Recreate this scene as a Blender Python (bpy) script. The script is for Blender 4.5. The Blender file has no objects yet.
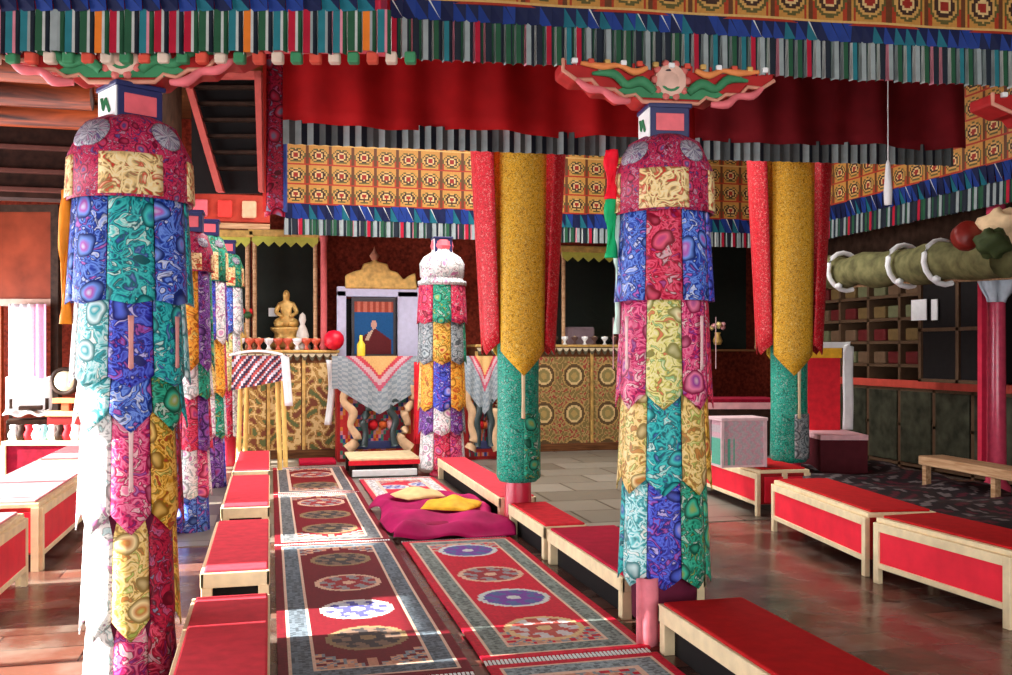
import bpy, math, random
from math import sin, cos, tan, pi, atan2, sqrt, radians
from mathutils import Vector
random.seed(7)
col = bpy.context.scene.collection
TH = radians(13.95); F = 950.0; H = 1.5; HZ = 350.0; CX = 506.0
ST, CT = sin(TH), cos(TH)
# ---- where things stand: bearing taken from the camera, distance in metres -> floor position
def at(px, d):
    u = (px - CX) / F
    return (d * (ST + u * CT), d * (CT - u * ST))
def onY(px, Y):
    u = (px - CX) / F
    d = Y / (CT - u * ST)
    return d * (ST + u * CT)
def depth(x, y): return x * ST + y * CT
def zz(py, d): return H - (py - HZ) * d / F

# ================= materials =================
MATS = {}
def nm(name):
    m = bpy.data.materials.new(name); m.use_nodes = True
    nt = m.node_tree; b = nt.nodes['Principled BSDF']
    return m, nt, b
def N(nt, t, **k):
    n = nt.nodes.new(t)
    for a, v in k.items(): setattr(n, a, v)
    return n
def flat(name, c, rough=.6, metal=0, var=.12, scale=14, bump=0):
    if name in MATS: return MATS[name]
    m, nt, b = nm(name)
    tc = N(nt, 'ShaderNodeTexCoord'); no = N(nt, 'ShaderNodeTexNoise'); no.inputs['Scale'].default_value = scale
    no.inputs['Detail'].default_value = 4
    nt.links.new(tc.outputs['Object'], no.inputs['Vector'])
    r = N(nt, 'ShaderNodeValToRGB')
    r.color_ramp.elements[0].position = .3; r.color_ramp.elements[1].position = .7
    r.color_ramp.elements[0].color = [max(0, x * (1 - var)) for x in c] + [1]
    r.color_ramp.elements[1].color = [min(1, x * (1 + var)) for x in c] + [1]
    nt.links.new(no.outputs['Fac'], r.inputs['Fac']); nt.links.new(r.outputs['Color'], b.inputs['Base Color'])
    b.inputs['Roughness'].default_value = rough; b.inputs['Metallic'].default_value = metal
    b.inputs['Specular IOR Level'].default_value = .5 if rough < .42 else .12
    if bump:
        bp = N(nt, 'ShaderNodeBump'); bp.inputs['Strength'].default_value = bump
        nt.links.new(no.outputs['Fac'], bp.inputs['Height']); nt.links.new(bp.outputs['Normal'], b.inputs['Normal'])
    MATS[name] = m; return m
def brocade(name, base, accents, scale=6.5, rough=.5, warp=.35, rings=True):
    """woven silk: rosettes and curling leaves in accent threads on a ground colour"""
    if name in MATS: return MATS[name]
    m, nt, b = nm(name); L = nt.links.new
    tc = N(nt, 'ShaderNodeTexCoord')
    no = N(nt, 'ShaderNodeTexNoise'); no.inputs['Scale'].default_value = scale * .9; no.inputs['Detail'].default_value = 2
    L(tc.outputs['UV'], no.inputs['Vector'])
    mul = N(nt, 'ShaderNodeVectorMath', operation='MULTIPLY_ADD')
    mul.inputs[1].default_value = (warp / scale * 2,) * 3
    L(no.outputs['Color'], mul.inputs[0]); L(tc.outputs['UV'], mul.inputs[2])
    n2 = N(nt, 'ShaderNodeTexNoise'); n2.inputs['Scale'].default_value = scale * 2.9; n2.inputs['Detail'].default_value = 2.5
    n2.inputs['Distortion'].default_value = 1.1
    L(mul.outputs[0], n2.inputs['Vector'])
    r = N(nt, 'ShaderNodeValToRGB'); r.color_ramp.interpolation = 'LINEAR'
    a = [list(x) + [1] for x in accents]; bs = list(base) + [1]
    dk = [x * .35 for x in base] + [1]
    stops = [(0, a[2]), (.33, a[1]), (.39, dk), (.43, bs), (.50, a[0]), (.54, bs), (.59, dk), (.63, a[2]), (.70, a[0])]
    e = r.color_ramp.elements
    e[0].position, e[0].color = stops[0]; e[1].position, e[1].color = stops[1]
    for p, c in stops[2:]:
        x = e.new(p); x.color = c
    L(n2.outputs['Fac'], r.inputs['Fac'])
    out = r.outputs['Color']
    if rings:
        vo = N(nt, 'ShaderNodeTexVoronoi'); vo.inputs['Scale'].default_value = scale * .8; vo.inputs['Randomness'].default_value = .55
        L(mul.outputs[0], vo.inputs['Vector'])
        rr = N(nt, 'ShaderNodeValToRGB'); rr.color_ramp.interpolation = 'LINEAR'
        e = rr.color_ramp.elements
        e[0].position, e[0].color = 0, a[2]; e[1].position, e[1].color = .10, a[1]
        x = e.new(.19); x.color = a[0]; x = e.new(.27); x.color = dk
        L(vo.outputs['Distance'], rr.inputs['Fac'])
        lt = N(nt, 'ShaderNodeMath', operation='LESS_THAN'); lt.inputs[1].default_value = .30
        L(vo.outputs['Distance'], lt.inputs[0])
        mx = N(nt, 'ShaderNodeMix', data_type='RGBA')
        L(lt.outputs[0], mx.inputs['Factor']); L(out, mx.inputs['A']); L(rr.outputs['Color'], mx.inputs['B'])
        out = mx.outputs['Result']
    L(out, b.inputs['Base Color']); b.inputs['Roughness'].default_value = rough; b.inputs['Specular IOR Level'].default_value = .2
    MATS[name] = m; return m
def wood(name, c1, c2, rough=.5, scale=3.0, stretch=(1, 12, 12)):
    if name in MATS: return MATS[name]
    m, nt, b = nm(name); L = nt.links.new
    tc = N(nt, 'ShaderNodeTexCoord'); mp = N(nt, 'ShaderNodeMapping'); mp.inputs['Scale'].default_value = stretch
    L(tc.outputs['Object'], mp.inputs['Vector'])
    no = N(nt, 'ShaderNodeTexNoise'); no.inputs['Scale'].default_value = scale; no.inputs['Detail'].default_value = 6; no.inputs['Distortion'].default_value = .6
    L(mp.outputs[0], no.inputs['Vector'])
    r = N(nt, 'ShaderNodeValToRGB'); r.color_ramp.elements[0].position = .35; r.color_ramp.elements[1].position = .68
    r.color_ramp.elements[0].color = list(c1) + [1]; r.color_ramp.elements[1].color = list(c2) + [1]
    L(no.outputs['Fac'], r.inputs['Fac']); L(r.outputs['Color'], b.inputs['Base Color'])
    b.inputs['Roughness'].default_value = rough; b.inputs['Specular IOR Level'].default_value = .12
    MATS[name] = m; return m
def painted(name, rough=.65, weave=0.0):
    """the colour of every little face comes from the pattern woven or painted there"""
    if name in MATS: return MATS[name]
    m, nt, b = nm(name); L = nt.links.new
    at_ = N(nt, 'ShaderNodeAttribute'); at_.attribute_name = 'Col'
    tc = N(nt, 'ShaderNodeTexCoord'); no = N(nt, 'ShaderNodeTexNoise'); no.inputs['Scale'].default_value = 60
    L(tc.outputs['Object'], no.inputs['Vector'])
    mr = N(nt, 'ShaderNodeMapRange'); mr.inputs['To Min'].default_value = .72; mr.inputs['To Max'].default_value = 1.2
    L(no.outputs['Fac'], mr.inputs['Value'])
    mx = N(nt, 'ShaderNodeVectorMath', operation='SCALE'); L(at_.outputs['Color'], mx.inputs[0]); L(mr.outputs[0], mx.inputs['Scale'])
    L(mx.outputs[0], b.inputs['Base Color']); b.inputs['Roughness'].default_value = rough; b.inputs['Specular IOR Level'].default_value = .15
    MATS[name] = m; return m

RED = (.62, .015, .03); CRIM = (.42, .008, .03); CREAM = (.80, .62, .38); GOLD = (.70, .36, .03)
red_cloth = flat('red_felt', (.70, .022, .035), .8, var=.15)
red_panel = flat('red_panel_paint', (.86, .025, .05), .45, var=.12, scale=5)
maroon = flat('maroon_cloth', (.20, .004, .018), .85, var=.25)
cream = flat('cream_wood_trim', (.84, .68, .42), .5, var=.1)
dark = flat('dark_wood', (.035, .018, .012), .6, var=.4)
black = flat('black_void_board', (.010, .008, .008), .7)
white_cloth = flat('white_silk', (.82, .82, .82), .6, var=.06)
gold_m = flat('gilded_wood', (.60, .36, .10), .4, metal=.3, var=.3)
tan_w = wood('tan_post_wood', (.33, .17, .08), (.58, .36, .20))
brown_w = wood('brown_wood', (.08, .03, .012), (.20, .08, .03))
ceil_w = wood('ceiling_plank_wood', (.02, .004, .002), (.32, .055, .012), rough=.6, scale=2, stretch=(1, 20, 3))
shaft_m = flat('pillar_red_lacquer', (.60, .02, .06), .35)
pink_paint = flat('pink_lacquer', (.75, .12, .15), .4)
green_paint = flat('green_leaf_paint', (.05, .22, .10), .5)
blue_paint = flat('deep_blue_paint', (.015, .02, .10), .4)
orange_cloth = flat('orange_silk', (.85, .26, .02), .6)
yellow_silk = flat('yellow_silk', (.85, .45, .03), .6, var=.2)
glass_m, _nt, _b = nm('cabinet_glass')
_b.inputs['Base Color'].default_value = (.85, .9, .9, 1); _b.inputs['Transmission Weight'].default_value = 1; _b.inputs['Roughness'].default_value = .02; _b.inputs['IOR'].default_value = 1.1

PB = painted('woven_pattern'); PP = painted('painted_pattern', .45)
# silk family
S = {}
S['blue'] = brocade('silk_blue', (.02, .06, .42), [(.16, .30, .80), (.45, .10, .45), (.62, .66, .85)])
S['royal'] = brocade('silk_royal', (.03, .03, .38), [(.10, .16, .75), (.5, .45, .8), (.35, .05, .3)])
S['teal'] = brocade('silk_teal', (.01, .26, .30), [(.05, .55, .52), (.04, .10, .35), (.55, .75, .70)])
S['aqua'] = brocade('silk_aqua', (.15, .60, .62), [(.70, .85, .85), (.02, .35, .40), (.80, .82, .75)])
S['green'] = brocade('silk_green', (.01, .20, .12), [(.04, .45, .28), (.30, .38, .08), (.5, .6, .5)])
S['crimson'] = brocade('silk_crimson', (.55, .01, .05), [(.75, .10, .18), (.35, .03, .20), (.60, .42, .45)])
S['magenta'] = brocade('silk_magenta', (.65, .02, .14), [(.80, .20, .34), (.30, .04, .28), (.80, .55, .55)])
S['yellow'] = brocade('silk_yellow', (.78, .52, .14), [(.85, .68, .34), (.55, .20, .05), (.45, .55, .12)])
S['lime'] = brocade('silk_lime', (.72, .66, .16), [(.82, .74, .42), (.70, .18, .08), (.25, .5, .2)])
S['gold'] = brocade('silk_gold', (.65, .30, .02), [(.85, .55, .14), (.45, .04, .02), (.30, .32, .06)])
S['wine'] = brocade('silk_wine', (.28, .005, .03), [(.5, .02, .06), (.20, .20, .30), (.40, .10, .22)])
S['white'] = brocade('silk_white', (.80, .76, .74), [(.85, .82, .80), (.60, .20, .40), (.45, .65, .65)])
S['orange'] = brocade('silk_orange', (.85, .30, .02), [(.88, .50, .08), (.60, .08, .02), (.75, .55, .15)])
S['plum'] = brocade('silk_plum', (.10, .03, .22), [(.30, .12, .45), (.35, .03, .18), (.5, .45, .6)])
S['grey'] = brocade('silk_grey', (.20, .24, .26), [(.42, .48, .48), (.08, .12, .14), (.55, .5, .5)])
S['gtube'] = brocade('silk_emerald', (.01, .30, .20), [(.03, .45, .32), (.01, .12, .09), (.35, .45, .40)], scale=16)
S['redtie'] = brocade('silk_red_dotted', (.58, .006, .015), [(.66, .02, .04), (.42, .005, .01), (.78, .25, .22)], scale=18, rings=False)
S['yeltie'] = brocade('silk_yellow_tie', (.72, .36, .015), [(.80, .48, .05), (.40, .18, .01), (.85, .60, .16)], scale=20, rings=False)
S['head'] = brocade('silk_head', (.42, .01, .07), [(.60, .05, .12), (.08, .05, .20), (.45, .30, .40)], scale=13)
S['square'] = brocade('silk_gold_square', (.84, .58, .24), [(.86, .72, .42), (.55, .03, .02), (.60, .06, .03)], scale=6, rings=False)
S['rosette'] = brocade('silk_grey_rosette', (.30, .30, .36), [(.5, .48, .52), (.12, .08, .22), (.30, .06, .20)], scale=24, rings=False)

# ================= geometry =================
class MB:
    def __init__(s): s.v = []; s.f = []; s.uv = []; s.mi = []; s.c = []
    def face(s, pts, uvs=None, mi=0, c=None):
        i = len(s.v); s.v += [tuple(p) for p in pts]; s.f.append(tuple(range(i, i + len(pts)))); s.uv.append(uvs); s.mi.append(mi); s.c.append(c)
    def box(s, x0, x1, y0, y1, z0, z1, mi=0, c=None):
        i = len(s.v)
        s.v += [(x, y, z) for z in (z0, z1) for y in (y0, y1) for x in (x0, x1)]
        for q in ((0, 2, 3, 1), (4, 5, 7, 6), (0, 1, 5, 4), (1, 3, 7, 5), (3, 2, 6, 7), (2, 0, 4, 6)):
            s.f.append(tuple(i + k for k in q)); s.uv.append(None); s.mi.append(mi); s.c.append(c)
        return s
    def grid(s, nu, nv, fn, uvf=None, mi=0, cf=None, close=False):
        """fn(i/nu, j/nv) -> point"""
        i0 = len(s.v); W = nu if close else nu + 1
        for j in range(nv + 1):
            for i in range(W): s.v.append(tuple(fn(i / nu, j / nv)))
        for j in range(nv):
            for i in range(nu):
                a = i0 + j * W + i; b = i0 + j * W + (i + 1) % W
                s.f.append((a, b, b + W, a + W))
                if uvf: s.uv.append([uvf(i / nu, j / nv), uvf((i + 1) / nu, j / nv), uvf((i + 1) / nu, (j + 1) / nv), uvf(i / nu, (j + 1) / nv)])
                else: s.uv.append(None)
                s.mi.append(mi); s.c.append(cf((i + .5) / nu, (j + .5) / nv) if cf else None)
        return s
    def lathe(s, prof, n=20, cx=0, cy=0, mi=0, cap=True):
        m = len(prof) - 1
        def fn(u, v):
            k = round(v * m); r, z = prof[k]; return (cx + r * cos(2 * pi * u), cy + r * sin(2 * pi * u), z)
        i0 = len(s.v)
        R = max(p[0] for p in prof)
        s.grid(n, m, fn, lambda u, v: (u * 2 * pi * R, prof[round(v * m)][1]), mi, close=True)
        if cap:
            for k, rev in ((0, True), (m, False)):
                if prof[k][0] > 1e-4:
                    ids = [i0 + k * n + i for i in range(n)]
                    if rev: ids.reverse()
                    s.f.append(tuple(ids)); s.uv.append(None); s.mi.append(mi); s.c.append(None)
        return s
    def curl(s, pts, r, n=8, sub=4):
        P = [Vector(p) for p in pts]; m = len(P); out = []; rr = []
        R_ = r if isinstance(r, (list, tuple)) else [r] * m
        for k in range(m - 1):
            p0, p1, p2, p3 = P[max(k - 1, 0)], P[k], P[k + 1], P[min(k + 2, m - 1)]
            for q in range(sub):
                t = q / sub
                out.append(.5 * (2 * p1 + (p2 - p0) * t + (2 * p0 - 5 * p1 + 4 * p2 - p3) * t * t + (3 * p1 - p0 - 3 * p2 + p3) * t ** 3)); rr.append(R_[k] * (1 - t) + R_[k + 1] * t)
        out.append(P[-1]); rr.append(R_[-1])
        return s.tube(out, rr, n)
    def tube(s, pts, r, n=8, mi=0):
        P = [Vector(p) for p in pts]; i0 = len(s.v); m = len(P)
        for k, p in enumerate(P):
            d = (P[min(k + 1, m - 1)] - P[max(k - 1, 0)]).normalized()
            up = Vector((0, 0, 1)) if abs(d.z) < .9 else Vector((1, 0, 0))
            a = d.cross(up).normalized(); b = d.cross(a)
            rr = r[k] if isinstance(r, (list, tuple)) else r
            for q in range(n): s.v.append(tuple(p + a * rr * cos(2 * pi * q / n) + b * rr * sin(2 * pi * q / n)))
        for k in range(m - 1):
            for q in range(n):
                a = i0 + k * n + q; b = i0 + k * n + (q + 1) % n
                s.f.append((a, b, b + n, a + n)); s.uv.append(None); s.mi.append(mi); s.c.append(None)
        for base, rev in ((i0, False), (i0 + (m - 1) * n, True)):
            ids = [base + q for q in range(n)]
            if rev: ids.reverse()
            s.f.append(tuple(ids)); s.uv.append(None); s.mi.append(mi); s.c.append(None)
        return s
    def prism(s, pts, y0, y1, mi=0, c=None):
        """outline pts in x,z extruded in y"""
        n = len(pts); i = len(s.v)
        s.v += [(x, y0, z) for x, z in pts] + [(x, y1, z) for x, z in pts]
        s.f.append(tuple(i + k for k in range(n))); s.f.append(tuple(i + n + k for k in reversed(range(n))))
        for k in range(n): s.f.append((i + k, i + n + k, i + n + (k + 1) % n, i + (k + 1) % n))
        for _ in range(n + 2): s.uv.append(None); s.mi.append(mi); s.c.append(c)
        return s
    def build(s, name, mats, parent=None, bev=0, solid=0, smooth=False, off=None, link=True):
        me = bpy.data.meshes.new(name); me.from_pydata(s.v, [], s.f)
        if not isinstance(mats, (list, tuple)): mats = [mats]
        for m in mats: me.materials.append(m)
        ul = me.uv_layers.new(name='UVMap')
        o2 = off if off is not None else (0, 0)
        if any(c for c in s.c):
            ca = me.color_attributes.new('Col', 'FLOAT_COLOR', 'CORNER'); ca = me.color_attributes['Col']
        else: ca = None
        ul = me.uv_layers['UVMap']
        for p in me.polygons:
            p.material_index = s.mi[p.index]; p.use_smooth = smooth
            u = s.uv[p.index]
            if u is None:
                n = p.normal; ax = max(range(3), key=lambda k: abs(n[k]))
                a, b = [(1, 2), (0, 2), (0, 1)][ax]
                for li in p.loop_indices:
                    co = me.vertices[me.loops[li].vertex_index].co
                    ul.data[li].uv = (co[a] + o2[0], co[b] + o2[1])
            else:
                for li, q in zip(p.loop_indices, u): ul.data[li].uv = (q[0] + o2[0], q[1] + o2[1])
            if ca is not None:
                c = s.c[p.index] or (.5, .5, .5)
                for li in p.loop_indices: ca.data[li].color = (c[0], c[1], c[2], 1)
        o = bpy.data.objects.new(name, me); col.objects.link(o)
        if parent: o.parent = parent
        if solid:
            m = o.modifiers.new('thick', 'SOLIDIFY'); m.thickness = solid; m.offset = -1
        if bev:
            m = o.modifiers.new('bevel', 'BEVEL'); m.width = bev; m.segments = 2; m.limit_method = 'ANGLE'
        return o
def tag(o, label, cat, group=None, kind=None):
    o['label'] = label; o['category'] = cat
    if group: o['group'] = group
    if kind: o['kind'] = kind
    return o
def thing(name, label, cat, loc=(0, 0, 0), rz=0, group=None, kind=None):
    o = bpy.data.objects.new(name, None); col.objects.link(o)
    o.empty_display_size = .1; o.location = loc; o.rotation_euler = (0, 0, rz)
    return tag(o, label, cat, group, kind)
def struct(name, mb, mat, **k):
    o = mb.build(name, mat, **k); o['kind'] = 'structure'; return o
def B(*a): return MB().box(*a)
def copy_tree(o, parent=None):
    c = o.copy(); col.objects.link(c); c.parent = parent
    for ch in [x for x in bpy.data.objects if x.parent == o]: copy_tree(ch, c)
    return c

# ================= the room =================
# floor of worn boards and slabs
m, nt, b = nm('floor_boards'); L = nt.links.new
tc = N(nt, 'ShaderNodeTexCoord'); br = N(nt, 'ShaderNodeTexBrick'); br.inputs['Scale'].default_value = 1
br.inputs['Brick Width'].default_value = .9; br.inputs['Row Height'].default_value = .26; br.inputs['Mortar Size'].default_value = .006
br.inputs['Color1'].default_value = (.05, .018, .012, 1); br.inputs['Color2'].default_value = (.20, .085, .058, 1); br.inputs['Mortar'].default_value = (.02, .01, .008, 1)
mp = N(nt, 'ShaderNodeMapping'); mp.inputs['Rotation'].default_value = (0, 0, radians(0)); L(tc.outputs['Object'], mp.inputs['Vector']); L(mp.outputs[0], br.inputs['Vector'])
no = N(nt, 'ShaderNodeTexNoise'); no.inputs['Scale'].default_value = 3.4; no.inputs['Detail'].default_value = 6
L(tc.outputs['Object'], no.inputs['Vector'])
mx = N(nt, 'ShaderNodeMix', data_type='RGBA', blend_type='MIX')
r = N(nt, 'ShaderNodeValToRGB'); r.color_ramp.elements[0].position = .45; r.color_ramp.elements[1].position = .72
r.color_ramp.elements[0].color = (0, 0, 0, 1); r.color_ramp.elements[1].color = (.6, .6, .6, 1)
L(no.outputs['Fac'], r.inputs['Fac']); L(r.outputs['Color'], mx.inputs['Factor']); L(br.outputs['Color'], mx.inputs['A'])
mx.inputs['B'].default_value = (.26, .23, .19, 1)
L(mx.outputs['Result'], b.inputs['Base Color']); b.inputs['Roughness'].default_value = .24
bp = N(nt, 'ShaderNodeBump'); bp.inputs['Strength'].default_value = .35; bp.inputs['Distance'].default_value = .02
L(no.outputs['Fac'], bp.inputs['Height']); L(bp.outputs['Normal'], b.inputs['Normal'])
floor_m = m
m, nt, b = nm('grey_reflection_slabs'); L = nt.links.new
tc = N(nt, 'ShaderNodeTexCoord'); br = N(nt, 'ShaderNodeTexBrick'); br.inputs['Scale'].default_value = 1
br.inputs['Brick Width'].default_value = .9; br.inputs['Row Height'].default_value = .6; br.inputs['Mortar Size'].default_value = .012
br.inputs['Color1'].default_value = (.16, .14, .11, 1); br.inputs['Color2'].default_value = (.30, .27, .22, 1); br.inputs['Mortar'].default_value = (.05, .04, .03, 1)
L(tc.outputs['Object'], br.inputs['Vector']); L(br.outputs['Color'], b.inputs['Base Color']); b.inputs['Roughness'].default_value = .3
struct('floor_back', B(-1.4, 5.2, 7.6, 13.4, 0, .006), m)  # grey slabs put the window reflection into the floor's colour
struct('floor', B(-5, 8.6, -2.6, 14.9, -.15, 0), floor_m)
brick_red = flat('wall_red_ochre', (.22, .03, .015), .8, var=.5, scale=22)
dark_wall = flat('wall_dark_timber', (.055, .028, .018), .75, var=.5, scale=8)
struct('wall_back', B(-5, 8.6, 14.7, 14.9, 0, 5.0), brick_red)
struct('wall_right', B(8.4, 8.6, -2.6, 14.7, 0, 5.0), dark_wall)
# unseen left wall; openings between its piers are shaped to cast the sun bands
WX = -4.7
bays = [(3.3, 4.3, .2, 1.5), (4.47, 4.93, .2, 2.99), (4.99, 5.72, .2, 2.3), (6.2, 7.2, .2, 1.95), (7.24, 8.0, .2, 2.3), (8.1, 9.75, .2, 1.95), (9.8, 10.2, .2, 2.3), (11.0, 13.4, .6, 2.1)]
mb = MB(); y = -2.6
mb.box(WX - .2, WX, -2.6, 14.7, 0, .2); mb.box(WX - .2, WX, -2.6, 14.7, 3.0, 5.0)
for (a, c, lo, hi) in bays:
    mb.box(WX - .2, WX, y, a, .2, 3.0); mb.box(WX - .2, WX, a, c, hi, 3.0)
    if lo > .2: mb.box(WX - .2, WX, a, c, .2, lo)
    y = c
mb.box(WX - .2, WX, y, 14.7, .2, 3.0)
struct('wall_left', mb, flat('wall_left_plaster', (.42, .22, .14), .8))
# unseen front wall, its broad doorway added behind the viewer for soft fill
mb = MB(); mb.box(-5, -2.6, -2.8, -2.6, 0, 5); mb.box(5.2, 8.6, -2.8, -2.6, 0, 5); mb.box(-2.6, 5.2, -2.8, -2.6, 3.3, 5)
struct('wall_front', mb, brick_red)
# ceiling with a roof light over the middle bays
mb = MB(); mb.box(-1.1, 8.6, -2.8, 8.2, 4.9, 5.1); mb.box(-1.1, 8.6, 12.0, 14.9, 4.9, 5.1); mb.box(-1.1, .3, 8.2, 12.0, 4.9, 5.1); mb.box(4.4, 8.6, 8.2, 12.0, 4.9, 5.1)
mb.box(-5, -1.1, 12.5, 14.9, 4.9, 5.1); mb.box(.1, .3, 8.2, 12, 5.1, 6.9); mb.box(4.4, 4.6, 8.2, 12, 5.1, 6.9); mb.box(.1, 4.6, 8.0, 8.2, 5.1, 6.9); mb.box(.1, 4.6, 12, 12.2, 5.1, 6.9)  # tall unseen kerb round the roof light, added to block low sun
struct('ceiling', mb, brown_w)
# low side ceiling of planks on round joists
side = B(-4.7, -1.1, -2.8, 12.6, 3.3, 3.45); struct('ceiling_left', side, ceil_w)
struct('wall_clerestory', B(-1.12, -1.08, -2.8, 12.6, 3.45, 4.9), dark_wall)
for i in range(5):
    yy = 4.95 + i * .62
    o = MB().tube([(-4.7, yy, 3.19), (-1.15, yy, 3.19)], .095, 10).build('ceiling_joist', ceil_w, smooth=True)
    tag(o, 'round reddish timber joist under the low left ceiling, one of a row', 'beam', 'joists under the low left ceiling', 'thing')

t = thing('shade_board', 'dark layered board added for the shade behind the low left joists', 'beam', (-4.65, 7.9, 0), 0, None, 'thing')  # dark board added where the ceiling behind the joists falls into shade
B(0, 3.45, 0, .2, 2.66, 3.28).build('shade_board_body', flat('shade_board_dark', (.03, .012, .008), .7, var=.5), t)
for z_ in (2.70, 2.84, 3.02, 3.2): B(0, 3.45, -.05, 0, z_, z_ + .035).build('ledge', flat('shade_board_ledge', (.12, .045, .035), .6), t, bev=.006)
# ================= pillars =================
def panel(name, mat, parent, r0, r1, a0, a1, zt, zb, tip, nu=8, nv=8, bulge=.014, solid=.006):
    seed = (random.random() * 9, random.random() * 9)
    def fn(u, v):
        a = a0 + (a1 - a0) * u; t = abs(2 * u - 1)
        zbot = zb + tip * t
        z = zt + (zbot - zt) * v
        r = r0 + (r1 - r0) * v + bulge * cos((u - .5) * pi) * (.4 + .6 * v)
        return (r * cos(a), r * sin(a), z)
    rr = (r0 + r1) / 2
    return MB().grid(nu, nv, fn, lambda u, v: (rr * (a1 - a0) * u, zt + (zb + tip * abs(2 * u - 1) - zt) * v)).build(name, mat, parent, solid=solid, smooth=True, off=seed)
def toward(x, y): return atan2(-y, -x)
def ribbon(name, mat, parent, a, r, w, zt, zb):
    def fn(u, v): 
        aa = a + (u - .5) * w / r * (1 - .25 * sin(v * pi * .9))
        return (r * cos(aa), r * sin(aa), zt + (zb - zt) * v + .02 * abs(u - .5) * (1 if v > .9 else 0))
    return MB().grid(3, 6, fn).build(name, mat, parent, solid=.004, smooth=True)
RTOP = 2.76
def pillar(x, y, label, ztop, rz, z_beam=3.2, blockmats=None):
    t = thing('pillar', label, 'pillar', (x, y, 0), rz, 'painted timber pillars', 'thing')
    MB().lathe([(.15, 0), (.15, .03), (.115, .06), (.11, .5), (.10, ztop - .3), (.09, ztop - .16)], 12).build('shaft', shaft_m, t, smooth=True)
    s = .105
    cb = MB(); cb.box(-s, s, -s, s, ztop - .17, ztop, 0)
    cb.box(-s - .012, s + .012, -s - .012, s + .012, ztop - .012, ztop + .012, 0)
    bl = cb.build('capital_block', blue_paint, t, bev=.006)
    MB().box(-.075, .075, -s - .006, -s, ztop - .13, ztop - .04).build('front_motif', pink_paint, bl, bev=.01)
    MB().box(-s - .006, -s + .001, -s + .004, s - .004, ztop - .165, ztop - .012).build('side_panel', white_cloth, bl)
    MB().tube([(-s - .008, -.04, ztop - .12), (-s - .008, .0, ztop - .06), (-s - .008, .03, ztop - .1), (-s - .008, .05, ztop - .05)], .010, 6).build('side_motif', green_paint, bl)
    return t
def bracket(parent, ztop, half=.56, h=.2):
    """bow-shaped carved capital under the beam; local x along the beam"""
    z0 = ztop
    right = [(0, 0), (.15, 0), (.19, .035), (.25, .02), (.30, .055), (.38, .055), (.42, .10), (.5, .095), (half, .14), (half, h)]
    pts = [(-x, z0 + z) for x, z in reversed(right)][:-1] + [(x, z0 + z) for x, z in right]
    b_ = MB().prism(pts, -.10, .10).build('bracket', flat('bracket_red_paint', (.38, .02, .02), .45), parent, bev=.012)
    # raised edge
    edge = MB().tube([(x, -.105, z) for x, z in pts[:-1]][0:], .011, 6).build('bracket_edge', flat('bracket_edge_cream', (.60, .26, .18), .5), b_, smooth=True)
    g = MB()
    # central rosette
    g.lathe([(.001, .012), (.035, .02), (.05, 0), (.075, .02), (.095, -.01)], 16)
    ro = g.build('rosette', flat('rosette_cream', (.72, .45, .36), .5), b_, smooth=True); ro.rotation_euler = (pi / 2, 0, 0); ro.location = (0, -.105, z0 + .115)
    for k in range(10):
        a = k * pi / 5
        pt = MB().lathe([(.001, .018), (.016, .014), (.024, 0)], 8).build('petal', flat('petal_rose', (.62, .16, .14), .5), ro, smooth=True); pt.location = (.088 * cos(a), .088 * sin(a), .0)
    MB().prism([(-.30, z0 + .045), (-.18, z0 + .02), (.18, z0 + .02), (.30, z0 + .045), (.22, z0 + .085), (-.22, z0 + .085)], -.112, -.10).build('green_band', green_paint, b_, bev=.004)
    for k in range(13):
        xx = -half * .9 + k * half * .15
        MB().box(xx - .016, xx + .016, -.13, -.10, z0 + h - .025, z0 + h + .002).build('dentil', [white_cloth, flat('dentil_a', (.6, .08, .05)), gold_m][k % 3], b_, bev=.006)
    for s in (-1, 1):
        MB().curl([(s * .22, -.10, z0 - .0), (s * .30, -.12, z0 + .0), (s * .36, -.11, z0 + .045), (s * .44, -.12, z0 + .05), (s * .5, -.11, z0 + .095)], [.014, .024, .018, .022, .012], 8).build('pink_scroll', flat('scroll_pink', (.72, .16, .18), .45), b_, smooth=True)
        g = MB()
        g.curl([(s * .09, -.112, z0 + .05), (s * .16, -.12, z0 + .10), (s * .24, -.115, z0 + .08), (s * .31, -.12, z0 + .13), (s * .42, -.11, z0 + .13)], [.02, .028, .022, .024, .008], 8)
        g.build('leaf_scroll', green_paint, b_, smooth=True)
        g = MB()
        g.curl([(s * .13, -.115, z0 + .17), (s * .20, -.12, z0 + .145), (s * .28, -.115, z0 + .175), (s * .36, -.12, z0 + .165), (s * .48, -.11, z0 + .18)], [.012, .02, .012, .02, .01], 8)
        g.build('flame_scroll', flat('scroll_orange', (.75, .25, .08), .5), b_, smooth=True)
        MB().lathe([(.001, .014), (.02, .012), (.028, 0)], 10).build('boss', white_cloth, b_, smooth=True)
    return b_

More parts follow.
